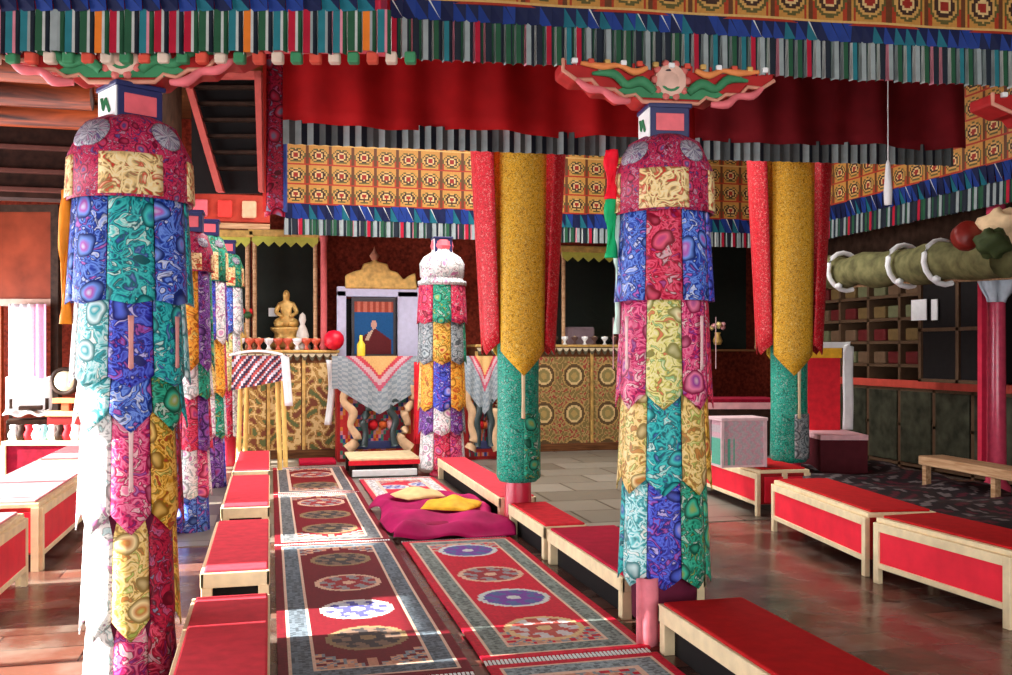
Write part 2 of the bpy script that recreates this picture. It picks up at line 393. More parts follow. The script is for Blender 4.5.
def banner(name, label, x, y, ztop, zhead, rad, tiers, head='head', group='silk pillar covers', head_w=None, crown=None, step=.006):
    """tiers: list of (ztop, zbottom, tip, [colours from left to right as seen, then round])"""
    t = thing(name, label, 'pillar banner', (x, y, 0), toward(x, y), group)
    hw = head_w or rad * 1.04
    core = MB().lathe([(rad * .72, .10 if tiers[-1][1] < .3 else tiers[-1][1] + .15), (rad * .9, zhead - .02)], 16, cap=False).build('lining', flat('banner_lining', (.10, .01, .03), .8), t, smooth=True)
    hd = MB().lathe([(rad * .25, ztop), (rad * .5, ztop + .0), (rad * .78, ztop - .035), (rad * .9, ztop - .10), (hw, ztop - .17), (hw * 1.02, zhead)], 24, cap=False).build('head_cover', S[head], t, smooth=True, solid=.008, off=(random.random() * 5, 0))
    if ztop - zhead > .3:
        for k in range(4):
            a = k * pi / 2
            sq = panel('gold_square', S['square'], hd, hw + .006, hw + .012, a - .50, a + .50, ztop - .19, zhead + .01, 0, bulge=.004)
            rs = MB().lathe([(.001, .012), (rad * .26, .006), (rad * .30, 0)], 18).build('shoulder_rosette', S['rosette'], hd, smooth=True, off=(k, .3))
            a2 = a + pi / 4.6; zc = ztop - .095; rc = rad * .93
            rs.location = (rc * cos(a2), rc * sin(a2), zc); rs.rotation_euler = (0, radians(62), a2)
            if k == 0:
                rs = MB().lathe([(.001, .012), (rad * .26, .006), (rad * .30, 0)], 18).build('shoulder_rosette', S['rosette'], hd, smooth=True, off=(k, .7))
                a2 = -pi / 4.6; rs.location = (rc * cos(a2), rc * sin(a2), zc); rs.rotation_euler = (0, radians(62), a2)
    n = 8; da = 2 * pi / n
    for ti, (zt, zb, tip, cols) in enumerate(tiers):
        r0 = rad - .012 - step * ti; r1 = rad + .008 - step * ti
        for k in range(n):
            # k=0 faces the viewer; +angle is to the viewer's right when seen from outside... order left, centre, right
            a = k * da
            if k == 0: c = cols[1]
            elif k == n - 1: c = cols[0]
            elif k == 1: c = cols[2]
            elif k == n - 2: c = cols[3] if len(cols) > 3 else cols[1]
            elif k == 2: c = cols[4] if len(cols) > 4 else cols[1]
            else: c = cols[k % 3]
            p = panel('silk_panel', S[c], t, r0, r1, a - da * .485, a + da * .485, zt, zb, tip)
            if c in ('magenta', 'crimson') and tip > .03 and ti in (1, 3):
                ribbon('ribbon', flat('ribbon_pink_white', (.82, .55, .55), .6), p, a, r1 + .028, .022, zt - .1, zb + .2)
            elif c in ('royal', 'teal') and tip > .03 and ti == 1:
                ribbon('ribbon', flat('ribbon_rose', (.72, .32, .30), .6), p, a, r1 + .028, .026, zt - .12, zb + .08)
    return t

# near left pillar
LPx, LPy = at(131, 4.40)
RPx, RPy = at(664, 5.02)
BR_L = -TH; BR_R = radians(-4.5)
pl = pillar(LPx, LPy, 'near left painted pillar with square blue capital, beside the aisle', 2.70, radians(30))
pr = pillar(RPx, RPy, 'near right painted pillar with white and blue capital, between red benches', 2.765, BR_R - radians(2))
def zl(py): return zz(py, 4.15)
def zr(py): return zz(py, 4.8)
banner('silk_banner', 'patchwork silk cover of the near left pillar, blue and teal panels on top', LPx, LPy, 2.555, zl(196), .252, [  # white left-hand panels put the sunlight into the silk colour
    (zl(194), zl(304), .02, ['blue', 'teal', 'blue', 'blue', 'teal']),
    (zl(288), zl(388), .05, ['aqua', 'royal', 'teal', 'white', 'aqua']),
    (zl(376), zl(434), .09, ['aqua', 'blue', 'green', 'white', 'teal']),
    (zl(404), zl(537), .09, ['white', 'magenta', 'gold', 'white', 'wine']),
    (zl(505), zl(646), .09, ['white', 'yellow', 'wine', 'white', 'gold']),
    (zl(600), .015, 0, ['white', 'magenta', 'crimson', 'white', 'crimson'])], step=.0145)
banner('silk_banner', 'patchwork silk cover of the near right pillar, blue panels beside a crimson one', RPx, RPy, 2.61, zr(210), .235, [
    (zr(208), zr(300), .0, ['blue', 'crimson', 'blue', 'blue', 'royal']),
    (zr(296), zr(410), .08, ['magenta', 'lime', 'magenta', 'magenta', 'crimson']),
    (zr(385), zr(496), .08, ['yellow', 'teal', 'yellow', 'yellow', 'gold']),
    (zr(468), zr(590), .06, ['aqua', 'royal', 'green', 'teal', 'green'])])
# further left pillars; white panels toward the windows paint in the sunlight
for px, d, top, tiers, lab in [
    (190, 7.9, 232, [(270, 372, .08, ['orange', 'orange', 'plum', 'orange', 'green']), (355, 400, .04, ['green', 'white', 'green']), (395, 452, .02, ['crimson', 'crimson', 'plum']), (448, 500, .03, ['white', 'white', 'magenta']), (492, 570, .07, ['royal', 'blue', 'blue', 'white', 'royal'])], 'silk pillar cover with long orange panels, first behind the near left pillar'),
    (209, 10.4, 236, [(280, 345, .07, ['royal', 'royal', 'white', 'white', 'plum']), (335, 398, .06, ['yellow', 'yellow', 'orange', 'white', 'crimson']), (392, 440, .04, ['white', 'white', 'green']), (430, 497, .05, ['magenta', 'plum', 'plum', 'white', 'royal'])], 'silk pillar cover with round green top and violet panels, second in the left row'),
    (227, 12.3, 254, [(286, 335, .05, ['blue', 'blue', 'white', 'white', 'grey']), (330, 392, .05, ['lime', 'lime', 'white', 'white', 'yellow']), (385, 440, .05, ['white', 'crimson', 'white'])], 'silk pillar cover with short blue and lime panels, farthest in the left row')]:
    x, y = at(px, d)
    r = {190: .17, 209: .18, 227: .19}[px]
    t = [(zz(a, d - r), zz(b_, d - r), tp, c) for a, b_, tp, c in tiers]
    banner('silk_banner', lab, x, y, zz(top, d), t[0][0] - .005, r, t, head='green' if px != 190 else 'head')
    pillar(x, y, lab.replace('silk pillar cover', 'timber pillar under cover').replace(', first behind the near left pillar',', first behind'), zz(top, d) + .16, 0)
# back middle pillar with white crown
x, y = at(442, 11.36); dd = 11.1
cz = lambda p: zz(p, dd)
bb = banner('silk_banner', 'slim silk pillar cover with white crown before the altar throne', x, y, cz(270), cz(280), .275, [
    (cz(280), cz(324), .03, ['crimson', 'green', 'crimson', 'crimson', 'crimson']),
    (cz(310), cz(365), .05, ['grey', 'gold', 'grey', 'grey', 'green']),
    (cz(352), cz(412), .06, ['orange', 'royal', 'orange', 'yellow', 'orange']),
    (cz(395), cz(436), .05, ['plum', 'white', 'plum', 'plum', 'grey']),
    (cz(428), cz(470), .0, ['white', 'crimson', 'magenta', 'white', 'white'])], head='white')
mb = MB().lathe([(.26, cz(276)), (.27, cz(262)), (.22, cz(255)), (.13, cz(250)), (.12, cz(244))], 16)
mb.build('white_crown', S['white'], bb, smooth=True)
mb = MB()
ck = mb.lathe([(.12, cz(250)), (.14, cz(244)), (.12, cz(238))], 12).build('pink_cap', pink_paint, bb)
pillar(x, y, 'timber pillar rising behind the white crowned silk cover', cz(236), 0)

# pillars dressed with long yellow and red ties over an emerald tube
def tie_pillar(px, d, lab, toppy, zbt):
    x, y = at(px, d); f = d - .3
    t = thing('tie_banner', lab, 'pillar banner', (x, y, 0), toward(x, y) + .16, 'yellow and red tie banners')
    z = lambda p: zz(p, f)
    w = .95
    ZT = zz(toppy, f)
    # emerald tube with a seam
    MB().lathe([(.03, z(zbt)), (.155, z(zbt) + .01), (.18, z(zbt) + .05), (.178, z(450)), (.172, z(400)), (.175, z(345)), (.14, z(335))], 24, cap=False).build('emerald_tube', S['gtube'], t, smooth=True)
    panel('patterned_side', S['grey'] if px > 700 else S['green'], t, .182, .186, .12, 1.25, z(415), z(zbt - 4), .02, bulge=.006)
    hw = radians(38)
    tips = [(z(376), 'yeltie', -hw, hw), (z(355), 'redtie', hw + .03, pi - hw - .03), (z(376), 'yeltie', pi - hw, pi + hw), (z(355), 'redtie', pi + hw + .03, 2 * pi - hw - .03)]
    for zb, c, a0, a1 in tips:
        if c == 'yeltie':
            panel('yellow_tie', S[c], t, .315, .285, a0, a1, ZT, zb, .20, nv=14, bulge=.01)
            p = panel('yellow_tie_layer', S['yellow' if False else 'yeltie'], t, .30, .27, a0 + .1, a1 - .1, ZT, zb + .06, .16, nv=8, bulge=.01)
        else:
            am = (a0 + a1) / 2
            panel('red_tie', S[c], t, .40, .29, a0, am - .01, ZT, zb, .10, nv=12, bulge=.02)
            panel('red_tie', S[c], t, .40, .29, am + .01, a1, ZT, zb, .10, nv=12, bulge=.02)
    ribbon('cream_ribbon', cream, t, .05 if px < 700 else .3, .21, .035, z(368), z(420))
    pp = pillar(x, y, lab.replace('long yellow and red tie banner', 'red timber shaft') + ' underneath the silk', 3.5, BR_R)
tie_pillar(518, 7.95, 'long yellow and red tie banner with emerald tube, left of the near right pillar', 118, 487)
tie_pillar(789, 9.2, 'long yellow and red tie banner with emerald tube, right of the near right pillar', 128, 466)
# far right red pillar
x, y = at(996, 9.9)
t = thing('red_pillar', 'slim glossy red pillar at the far right edge before the shelves', 'pillar', (x, y, 0), 0, None, 'thing')
MB().lathe([(.14, 0), (.14, .08), (.10, .14), (.088, 2.2), (.13, 2.3), (.10, 2.36), (.09, 3.3)], 16).build('shaft', flat('pink_red_gloss', (.62, .06, .12), .2), t, smooth=True)
MB().box(-.2, -.14, -.03, .03, .3, 2.5).build('side_board', shaft_m, t)
# pillar just outside the frame at right, its capital reaching in
x3, y3 = at(1078, 5.45)
pillar(x3, y3, 'painted pillar at the right edge carrying a carved red bracket', 2.70, BR_R)

# carved brackets, things of their own resting on the capitals
for (bx, by, zt, rz, lab, hf) in [(LPx, LPy, 2.712, -TH, 'carved red and green bracket above the near left pillar', .60), (RPx, RPy, 2.78, BR_R, 'carved red bracket with cream rosette above the near right pillar', .57), (x3, y3, 2.72, BR_R, 'carved red bracket entering at the right edge under the striped valance', .62)]:
    t = thing('carved_bracket', lab, 'bracket', (bx, by, 0), rz, 'carved pillar brackets', 'thing')
    bracket(t, zt, hf, .2)
for o in list(bpy.data.objects):
    if o.name.startswith('boss'):
        p = o.parent
        same = [q for q in bpy.data.objects if q.parent == p and q.name.startswith('boss')]
        s = -1 if same.index(o) == 0 else 1
        zmin = min(v.co.z for v in p.data.vertices)
        o.rotation_euler = (pi / 2, 0, 0); o.location = (s * .36, -.104, zmin + .15)

# ================= valances =================
FR = [flat('frill_teal', (.02, .15, .18), .7), flat('frill_white', (.48, .50, .48), .7), flat('frill_green', (.02, .08, .04), .7), flat('frill_orange', (.62, .16, .02), .7),
      flat('frill_crimson', (.36, .01, .03), .7), flat('frill_pink', (.62, .22, .28), .7), flat('frill_dark', (.015, .02, .03), .7), flat('frill_grey', (.26, .30, .30), .7),
      flat('pleat_blue', (.012, .035, .19), .6), flat('pleat_teal', (.01, .11, .15), .6), flat('pleat_navy', (.008, .012, .05), .6), flat('frill_charcoal', (.08, .09, .09), .7)]
gold_frieze = None
def frieze_col(u, v, per=.22, rows=None):
    """painted arches and lotus figures on a gold ground"""
    k = (u / per) % 1.0; row = .26
    j = (v / row) % 1.0
    x = (k - .5) * 2; y_ = j
    g = (.55, .26, .06)
    if j < .06: return (.40, .04, .02)
    if j < .10: return (.70, .42, .14)
    dd_ = sqrt((x * .9) ** 2 + ((y_ - .52) * 2.0) ** 2)
    if abs(x) > .88: return (.14, .05, .02)
    if dd_ < .22: return (.32, .03, .02)
    if dd_ < .34: return (.75, .50, .22)
    if dd_ < .50: return (.06, .03, .02)
    if dd_ < .62: return (.62, .34, .10)
    if dd_ < .74: return (.12, .10, .03)
    if abs(abs(x) - .75) < .08 and y_ < .45: return (.40, .05, .02)
    return g
def valance(name, label, A, Bp, zb, fh, bh, gh, left=False, pal=(4, 6, 7, 2, 0), pitch=.06, seed=1, gper=.22, segs=1, cat='valance', cell=.012, dark_g=1.0):
    rnd = random.Random(seed)
    Lx, Ly = Bp[0] - A[0], Bp[1] - A[1]; Ln = sqrt(Lx * Lx + Ly * Ly); rz = atan2(Ly, Lx)
    t = thing(name, label, cat, (A[0], A[1], 0), rz)
    n = int(Ln / pitch); seq = []
    mb = MB()
    for i in range(n):
        x0 = i * pitch; c = pal[i % len(pal)] if rnd.random() < .75 else rnd.choice(pal)
        e = rnd.choice((1, 7, 1, 5)) if left or rnd.random() < .6 else 7
        dz = rnd.uniform(-.006, .006)
        for (a, b_, ya, yb, m_) in ((0, .14, .02, -.012, e), (.14, .62, -.012, -.012, c), (.62, .78, -.012, -.006, e if left else 6), (.78, 1.0, -.006, .02, rnd.choice((6, 2)))):  # pleat strips: painted highlight edge, own colour, dark back
            xa, xb = x0 + a * pitch, x0 + b_ * pitch
            mb.face([(xa, ya, zb + dz), (xb, yb, zb + dz), (xb, yb * .5, zb + fh), (xa, ya * .5, zb + fh)], None, m_)
    mb.build('pleated_frill', FR, t, solid=.004)
    if bh:
        mb = MB(); n2 = int(Ln / (pitch * 1.2)); p2 = pitch * 1.2; z0 = zb + fh - .01
        for i in range(n2):
            x0 = i * p2; a = rnd.choice((8, 9, 10, 8)); b_ = rnd.choice((10, 8, 10)); w = 1
            mb.face([(x0, 0, z0), (x0 + p2, -.02, z0), (x0, -.035, z0 + bh)], None, a)
            mb.face([(x0 + p2, -.02, z0), (x0 + p2, -.035, z0 + bh), (x0 + p2 * .15, -.035, z0 + bh)], None, b_)
            mb.face([(x0 + p2, -.02, z0), (x0 + p2 * .15, -.035, z0 + bh), (x0, -.035, z0 + bh)], None, 1 if rnd.random() < .2 else 10)
        mb.build('pleated_blue_band', FR, t, solid=.003)
    if gh:
        z0 = zb + fh + bh - .02; mb = MB()
        nu, nv = max(2, int(Ln / cell)), max(2, int(gh / cell))
        mb.grid(nu, nv, lambda u, v: (u * Ln, -.035 + .006 * sin(u * Ln * 9), z0 + v * gh), None, 0, lambda u, v: tuple(q * dark_g for q in frieze_col(u * Ln, v * gh, gper)))
        mb.build('gold_frieze_cloth', PP, t, solid=.006)
    return t
A = at(390, 4.70); Bq = at(1012, 5.22)
ux, uy = (Bq[0] - A[0]), (Bq[1] - A[1]); k_ = 1.35
Bq = (A[0] + ux * k_, A[1] + uy * k_)
valance('striped_valance', 'near pleated valance with gold brocade band, across the top right of the hall', A, Bq, 2.945, .205, .09, .62, pal=(4, 7, 6, 7, 2, 0), pitch=.052, seed=3, dark_g=.8)
valance('striped_valance', 'near pleated valance with bright orange and teal stripes, across the top left', at(-70, 4.22), at(391, 4.22), 2.822, .19, .09, .45, left=True, pal=(0, 2, 3, 3, 2, 0, 4, 4, 7), pitch=.066, seed=5)
# beams the near valances hang from
def beam(name, label, A, Bp, z0, z1, w, mat, off=.02):
    Lx, Ly = Bp[0] - A[0], Bp[1] - A[1]; Ln = sqrt(Lx * Lx + Ly * Ly)
    o = B(0, Ln, off, off + w, z0, z1).build(name, mat, bev=.01); o.location = (A[0], A[1], 0); o.rotation_euler = (0, 0, atan2(Ly, Lx))
    return tag(o, label, 'beam', None, 'thing')
beam('timber_beam', 'red timber beam behind the near right valance', (A[0] - .1, A[1] + .12), (Bq[0], Bq[1] + .12), 3.06, 3.3, .24, shaft_m)
beam('timber_beam', 'red timber beam behind the near left valance', at(-70, 4.28), at(380, 4.28), 2.915, 3.3, .24, shaft_m, .03)
# carved dentil row under the left valance
t = thing('carved_cornice', 'row of small painted dentils under the near left valance', 'cornice', at(-30, 4.27) + (0,), -TH, None, 'thing')
for i in range(24):
    o = B(i * .085, i * .085 + .05, -.03, .02, 2.785, 2.835).build('dentil', [flat('dentil_a', (.6, .08, .05)), flat('dentil_b', (.65, .5, .4)), green_paint][i % 3], t, bev=.008)

# red curtain of the second row
def curtain(label, A, Bp, ztA, ztB, zbA, zbB, mat, seed, swag=.10):
    Lx, Ly = Bp[0] - A[0], Bp[1] - A[1]; Ln = sqrt(Lx * Lx + Ly * Ly)
    t = thing('red_curtain', label, 'curtain', (A[0], A[1], 0), atan2(Ly, Lx))
    def fn(u, v):
        zt = ztA + (ztB - ztA) * u; zb = zbA + (zbB - zbA) * u - .03 * sin(u * Ln * 2.2) ** 2
        x = u * Ln
        fold = (.05 * sin(x * 7 + 1.2 * sin(x * 2 + seed) + v * 1.2) + .025 * sin(x * 17 + seed)) * (.5 + .5 * (1 - v))
        return (x, fold, zb + (zt - zb) * v)
    MB().grid(90, 10, fn).build('cloth', mat, t, solid=.006, smooth=True)
    mb = MB(); n = int(Ln / .09); rnd = random.Random(seed)
    for i in range(n):
        z = zbA + (zbB - zbA) * i / n
        x0 = i * .09
        for (a, b_, ya, yb, m_) in ((0, .5, .06, .03, rnd.choice((7, 7, 11, 11))), (.5, 1, .03, .06, rnd.choice((6, 6, 11)))):
            mb.face([(x0 + a * .09, ya, z - .16), (x0 + b_ * .09, yb, z - .16), (x0 + b_ * .09, yb, z + .02), (x0 + a * .09, ya, z + .02)], None, m_)
    mb.build('grey_pleated_hem', FR, t, solid=.004)
    return t
cur_m = flat('curtain_red', (.40, .008, .010), .75, var=.25, scale=3)
CA = (onY(283, 7.3), 7.3); CB = (onY(695, 7.3), 7.3); CC = (onY(965, 7.15), 7.15)
curtain('bright red curtain hung high across the hall, left of the near right pillar', CA, CB, 4.3, 4.3, zz(121, depth(*CA)), zz(139, depth(*CB)), cur_m, 1)
curtain('dark maroon curtain hung across the hall at upper right', (CB[0] + .01, 7.3), CC, 4.3, 4.3, zz(139, depth(*CB)), zz(147, depth(*CC)), flat('curtain_maroon', (.16, .008, .012), .85, var=.3, scale=3), 2)
beam('timber_beam', 'dark timber beam the red curtains hang from', (CA[0] - .3, 7.45), (8.3, 7.45), 4.3, 4.55, .2, dark)

# back wall frieze and side frieze
valance('wall_valance', 'long gold patterned valance with blue pleats across the back wall', (onY(284, 12.9), 12.9), (7.3, 12.9), 3.03, .22, .2, 1.35, pal=(7, 6, 4, 7, 2), pitch=.09, seed=8, gper=.3, dark_g=.75, cell=.02)
valance('wall_valance', 'gold patterned valance with blue pleats along the right side', (7.2, 12.85), (7.2, 5.2), 2.98, .24, .2, 1.2, pal=(7, 6, 7, 4, 2), pitch=.09, seed=9, gper=.3, dark_g=.9, cell=.02)
# left part of the back: painted beam
t = thing('painted_beam', 'red and cream painted beam over the left shrine cabinets', 'beam', (-1.35, 12.7, 0), 0, None, 'thing')
B(0, 1.35, 0, .3, 3.15, 3.5).build('beam_body', flat('beam_red', (.45, .05, .03), .5), t, bev=.01)
for i in range(4):
    B(.1 + i * .3, .28 + i * .3, -.05, 0, 3.2, 3.42).build('beam_end', [flat('bm_cream', (.72, .42, .25)), pink_paint, flat('bm_red', (.7, .05, .04))][i % 3], t, bev=.02)
B(0, 1.35, -.03, .02, 3.06, 3.13).build('cream_strip', tan_w, t, bev=.01)

# dark lattice shutter at upper left
x, y = at(224, 7.0)
t = thing('lattice_shutter', 'dark slatted shutter in a pink frame at upper left, above the far pillars', 'shutter', (x, y, 0), -TH)
z0, z1 = zz(192, 7), zz(72, 7)
W = .26
def slant(xl, z): return xl
fr = MB(); fr.prism([(-W - .05, z1), (W + .02, z1), (W + .02, z1 - .05), (-W + .0, z1 - .05)], -.03, .03); fr.prism([(W - .03, z1), (W + .02, z1), (W + .03, z0), (W, z0)], -.03, .03)
fr.prism([(-W - .05, z1), (-W, z1), (-.0, z0), (-.05, z0)], -.03, .03)
fr.build('frame', flat('frame_pink', (.62, .12, .10), .5), t)
B(-W, W, .06, .08, z0, z1).build('backing', black, t)
for i in range(6):
    zc = z1 - .12 - i * .12; xl = -W + .03 + (i * .12) / (z1 - z0) * .26
    B(xl, W - .02, .0, .05, zc, zc + .022).build('slat', dark, t)
# brocade side tie at left end of curtain
x, y = at(275, 7.2)
t = thing('side_tie', 'narrow dark red brocade tie at the left end of the red curtain', 'banner', (x, y, 0), -TH)
MB().grid(4, 14, lambda u, v: (-.075 + .15 * u, .02 * sin(u * 6 + v * 3), 4.3 + (zz(214, 7.2) - 4.3) * v - (.05 * abs(u - .5) if v > .99 else 0))).build('cloth', S['wine'], t, solid=.008, smooth=True)
for s in (-1, 1):
    B(s * .078 - .012, s * .078 + .012, -.012, .016, zz(212, 7.2), 4.3).build('edge_strip', [flat('edge_red', (.65, .04, .03)), flat('edge_blue', (.05, .08, .3))][0 if s < 0 else 1], t)

# ================= benches =================
def low_bench(px_x, y0, y1, xl, xr, top, label, group, mat=None, closed=False):
    """open low bench; aisle side trimmed in cream"""
    t = thing('low_bench', label, 'bench', ((xl + xr) / 2, (y0 + y1) / 2, 0), 0, group)
    w = (xr - xl) / 2; l = (y1 - y0) / 2
    B(-w + .02, w - .01, -l + .02, l - .02, top - .028, top + .012).build('red_top', mat or red_cloth, t, bev=.01)
    for s in (-1, 1):
        B(s * w - (.022 if s > 0 else 0), s * w + (.022 if s < 0 else 0), -l, l, top - .085, top).build('side_rail', cream, t, bev=.005)
        B(-w, w, s * l - (.022 if s > 0 else 0), s * l + (.022 if s < 0 else 0), top - .085, top - .001).build('end_rail', cream, t, bev=.005)
        for q in (-1, 1):
            B(s * (w - .035) - .03, s * (w - .035) + .03, q * (l - .04) - .03, q * (l - .04) + .03, 0, top - .03).build('leg', cream, t, bev=.004)
    B(-w + .06, w - .06, -l + .06, l - .06, .0, top - .1).build('shade_box', black, t)  # black box paints the shade inside the open bench
    return t
G1 = 'red topped low benches right of the rugs'
low_bench(0, 2.2, 4.40, 1.87, 2.33, .24, 'red topped low bench nearest the viewer, in front of the right pillar', G1, flat('deep_red_felt', (.50, .010, .012), .8))
low_bench(0, 4.95, 6.42, 1.89, 2.40, .24, 'crimson topped low bench just behind the near right pillar', G1, flat('crimson_felt', (.50, .006, .04), .8))
low_bench(0, 6.50, 7.54, 1.89, 2.22, .24, 'red topped low bench beside the nearer emerald tube', G1)
low_bench(0, 7.86, 10.92, 1.89, 2.22, .24, 'long pinkish red low bench running back to the crowned pillar', G1, flat('rose_felt', (.62, .05, .07), .8))
lfelt = flat('sunlit_red_felt', (.74, .05, .075), .8)  # felt lightened to carry the sun on these bench tops in its colour
G2 = 'red topped low benches left of the rugs'
low_bench(0, 2.6, 5.02, -.38, .0, .25, 'red topped low bench at bottom left of the rugs, nearest the viewer', G2, lfelt)
low_bench(0, 5.56, 7.22, -.38, .0, .25, 'red topped low bench left of the rugs, second from the viewer', G2, lfelt)
low_bench(0, 7.82, 9.78, -.38, .0, .25, 'red topped low bench left of the rugs, third from the viewer', G2, lfelt)
low_bench(0, 10.16, 12.1, -.38, .0, .25, 'red topped low bench left of the rugs, farthest by the altar', G2, lfelt)
# chests with framed red fronts
def chest(p0, p1, dep, top, label, group, bottom=.10, topmat=None):
    """front lower edge from p0 (near) to p1 (far); body extends to the right of the walking direction when dep>0"""
    Lx, Ly = p1[0] - p0[0], p1[1] - p0[1]; Ln = sqrt(Lx * Lx + Ly * Ly); a = atan2(Ly, Lx)
    t = thing('red_chest', label, 'chest', (p0[0], p0[1], 0), a, group)
    y0, y1 = (-dep, 0) if dep > 0 else (0, -dep)
    fy = 0; s = 1 if dep > 0 else -1   # local y of the shown face, outward direction s
    B(.02, Ln - .02, y0 + .02, y1 - .02, bottom + .01, top - .02).build('body', flat('chest_dark_red', (.35, .02, .02), .5), t)
    B(0, Ln, y0, y1, top - .03, top).build('lid', cream, t, bev=.006)
    B(.03, Ln - .03, y0 + .03, y1 - .03, top, top + .015).build('red_top', topmat or red_cloth, t, bev=.006)
    def fb(x0, x1, z0, z1, nme='front_frame'):
        return B(x0, x1, min(0, s * .012) - .012, max(0, s * .012) + .012, z0, z1).build(nme, cream, t, bev=.004)
    fb(0, .05, .0, top - .03, 'corner_post'); fb(Ln - .05, Ln, .0, top - .03, 'corner_post')
    fb(.05, Ln - .05, bottom, bottom + .035); fb(.05, Ln - .05, top - .085, top - .03)
    B(.05, Ln - .05, -.006, .006, bottom + .03, top - .08).build('red_panel', red_panel, t).location = (0, s * .008 - .004, 0)
    for xx in (.0, Ln):
        q = 1 if xx > 0 else -1
        B(xx - .012, xx + .012, y0 + .05, y1 - .05, bottom + .03, top - .06).build('end_panel', red_panel, t)
        B(xx - .016, xx + .016, y0, y0 + .05, 0, top - .03).build('corner_post', cream, t)
        B(xx - .016, xx + .016, (y0 + y1) / 2 - .02, (y0 + y1) / 2 + .02, bottom, top - .03).build('end_stile', cream, t)
    return t
G3 = 'red fronted chests in a row on the right'
def rchest(p0, p1, *a, **k):
    return chest(p0, p1, .48, *a, topmat=flat('deep_red_felt', (.50, .010, .012), .8), **k)
rchest((3.86, 4.28), (3.80, 5.38), .42, 'large orange red fronted chest nearest at right edge', G3)
rchest((3.84, 5.52), (4.06, 7.12), .42, 'pinkish red fronted chest in the middle of the right row', G3)
rchest((4.26, 7.72), (4.40, 9.3), .42, 'pinkish red fronted chest carrying the glass box, right row', G3)
G4 = 'red fronted chests on the far left'
def lchest(y0, y1, lab, m_): return chest((-1.52, y1), (-1.52, y0), -.62, .46, lab, G4, topmat=m_)
rose = flat('sunlit_rose_cover', (.74, .30, .32), .7)  # pale rose puts the sunlight on the tops into the cover colour
def lch(y0, y1, lab):
    t = thing('x', lab, 'chest')
    bpy.data.objects.remove(t)
    # outward face looks to +x: walk near -> far gives local +y = -x, so use dep<0 (body at local +y)
    return chest((-1.52, y0), (-1.52, y1), -.62, .46, lab, G4, topmat=rose)
lch(5.62, 6.62, 'red chest with painted sunlit top at the left edge, nearest the viewer')
lch(7.02, 9.6, 'red chest with painted sunlit top at left, second from the viewer')
lch(9.75, 12.0, 'red chest with painted sunlit top at left, farthest back')
# another bench beyond, and little altar table at far left
t = thing('low_table', 'dark red low table with cream rim at far left', 'table', at(38, 10.7) + (0,), -TH)
B(-.42, .42, 0, .5, .42, .47).build('table_top', cream, t, bev=.01); B(-.38, .38, .03, .47, .05, .42).build('front_board', maroon, t)
for s in (-1, 1): B(s * .4 - .03, s * .4 + .03, 0, .06, 0, .42).build('leg', cream, t)
t = low_bench(0, 7.6, 10.4, -3.3, -2.7, .38, 'rose topped bench at far left edge behind the chests', None, rose)

# tan bench at far right back, dark carpeted platform
p = at(918, 8.3); q = at(1045, 6.9)
a = atan2(q[1] - p[1], q[0] - p[0]); Ln = sqrt((q[0] - p[0]) ** 2 + (q[1] - p[1]) ** 2)
t = thing('tan_bench', 'plain tan wooden bench rail behind the dark floor seating at right', 'bench', (p[0], p[1], 0), a)
B(0, Ln, 0, .25, .50, .58).build('seat', tan_w, t, bev=.01)
for xx in (.03, Ln * .6, Ln - .08): B(xx, xx + .05, .02, .07, 0, .5).build('leg', tan_w, t)
def rug_dark(u, v):
    h = sin(u * 21 + sin(v * 13) * 2) * sin(v * 17 + sin(u * 9) * 2)
    if h > .55: return (.16, .13, .13)
    if h < -.6: return (.10, .02, .03)
    return (.025, .018, .02)
t = thing('floor_seating', 'long dark patterned carpet seat behind the right row of red chests', 'seating', (0, 0, 0))
def qpt(u, v, z):
    # between the chest backs and the tan bench
    x0, y0 = 4.36 + .0 * v, 4.4 + 4.9 * v
    return (x0 + .45 * v + (1.35) * u, y0, z)
MB().grid(60, 120, lambda u, v: qpt(u, v, .34 + .02 * sin(v * 40) + .015 * sin(u * 9)), None, 0, lambda u, v: rug_dark(u * 1.3, v * 4.9)).build('carpet', PB, t, solid=.03)
mb = MB(); pts = [qpt(0.01, 0, 0), qpt(.99, 0, 0), qpt(.99, 1, 0), qpt(.01, 1, 0)]
mb.v = [(x_, y_, z_) for z_ in (0, .30) for (x_, y_, _) in pts]; mb.f = [(3, 2, 1, 0), (4, 5, 6, 7), (0, 1, 5, 4), (1, 2, 6, 5), (2, 3, 7, 6), (3, 0, 4, 7)]; mb.uv = [None] * 6; mb.mi = [0] * 6; mb.c = [None] * 6
mb.build('platform', dark, t)

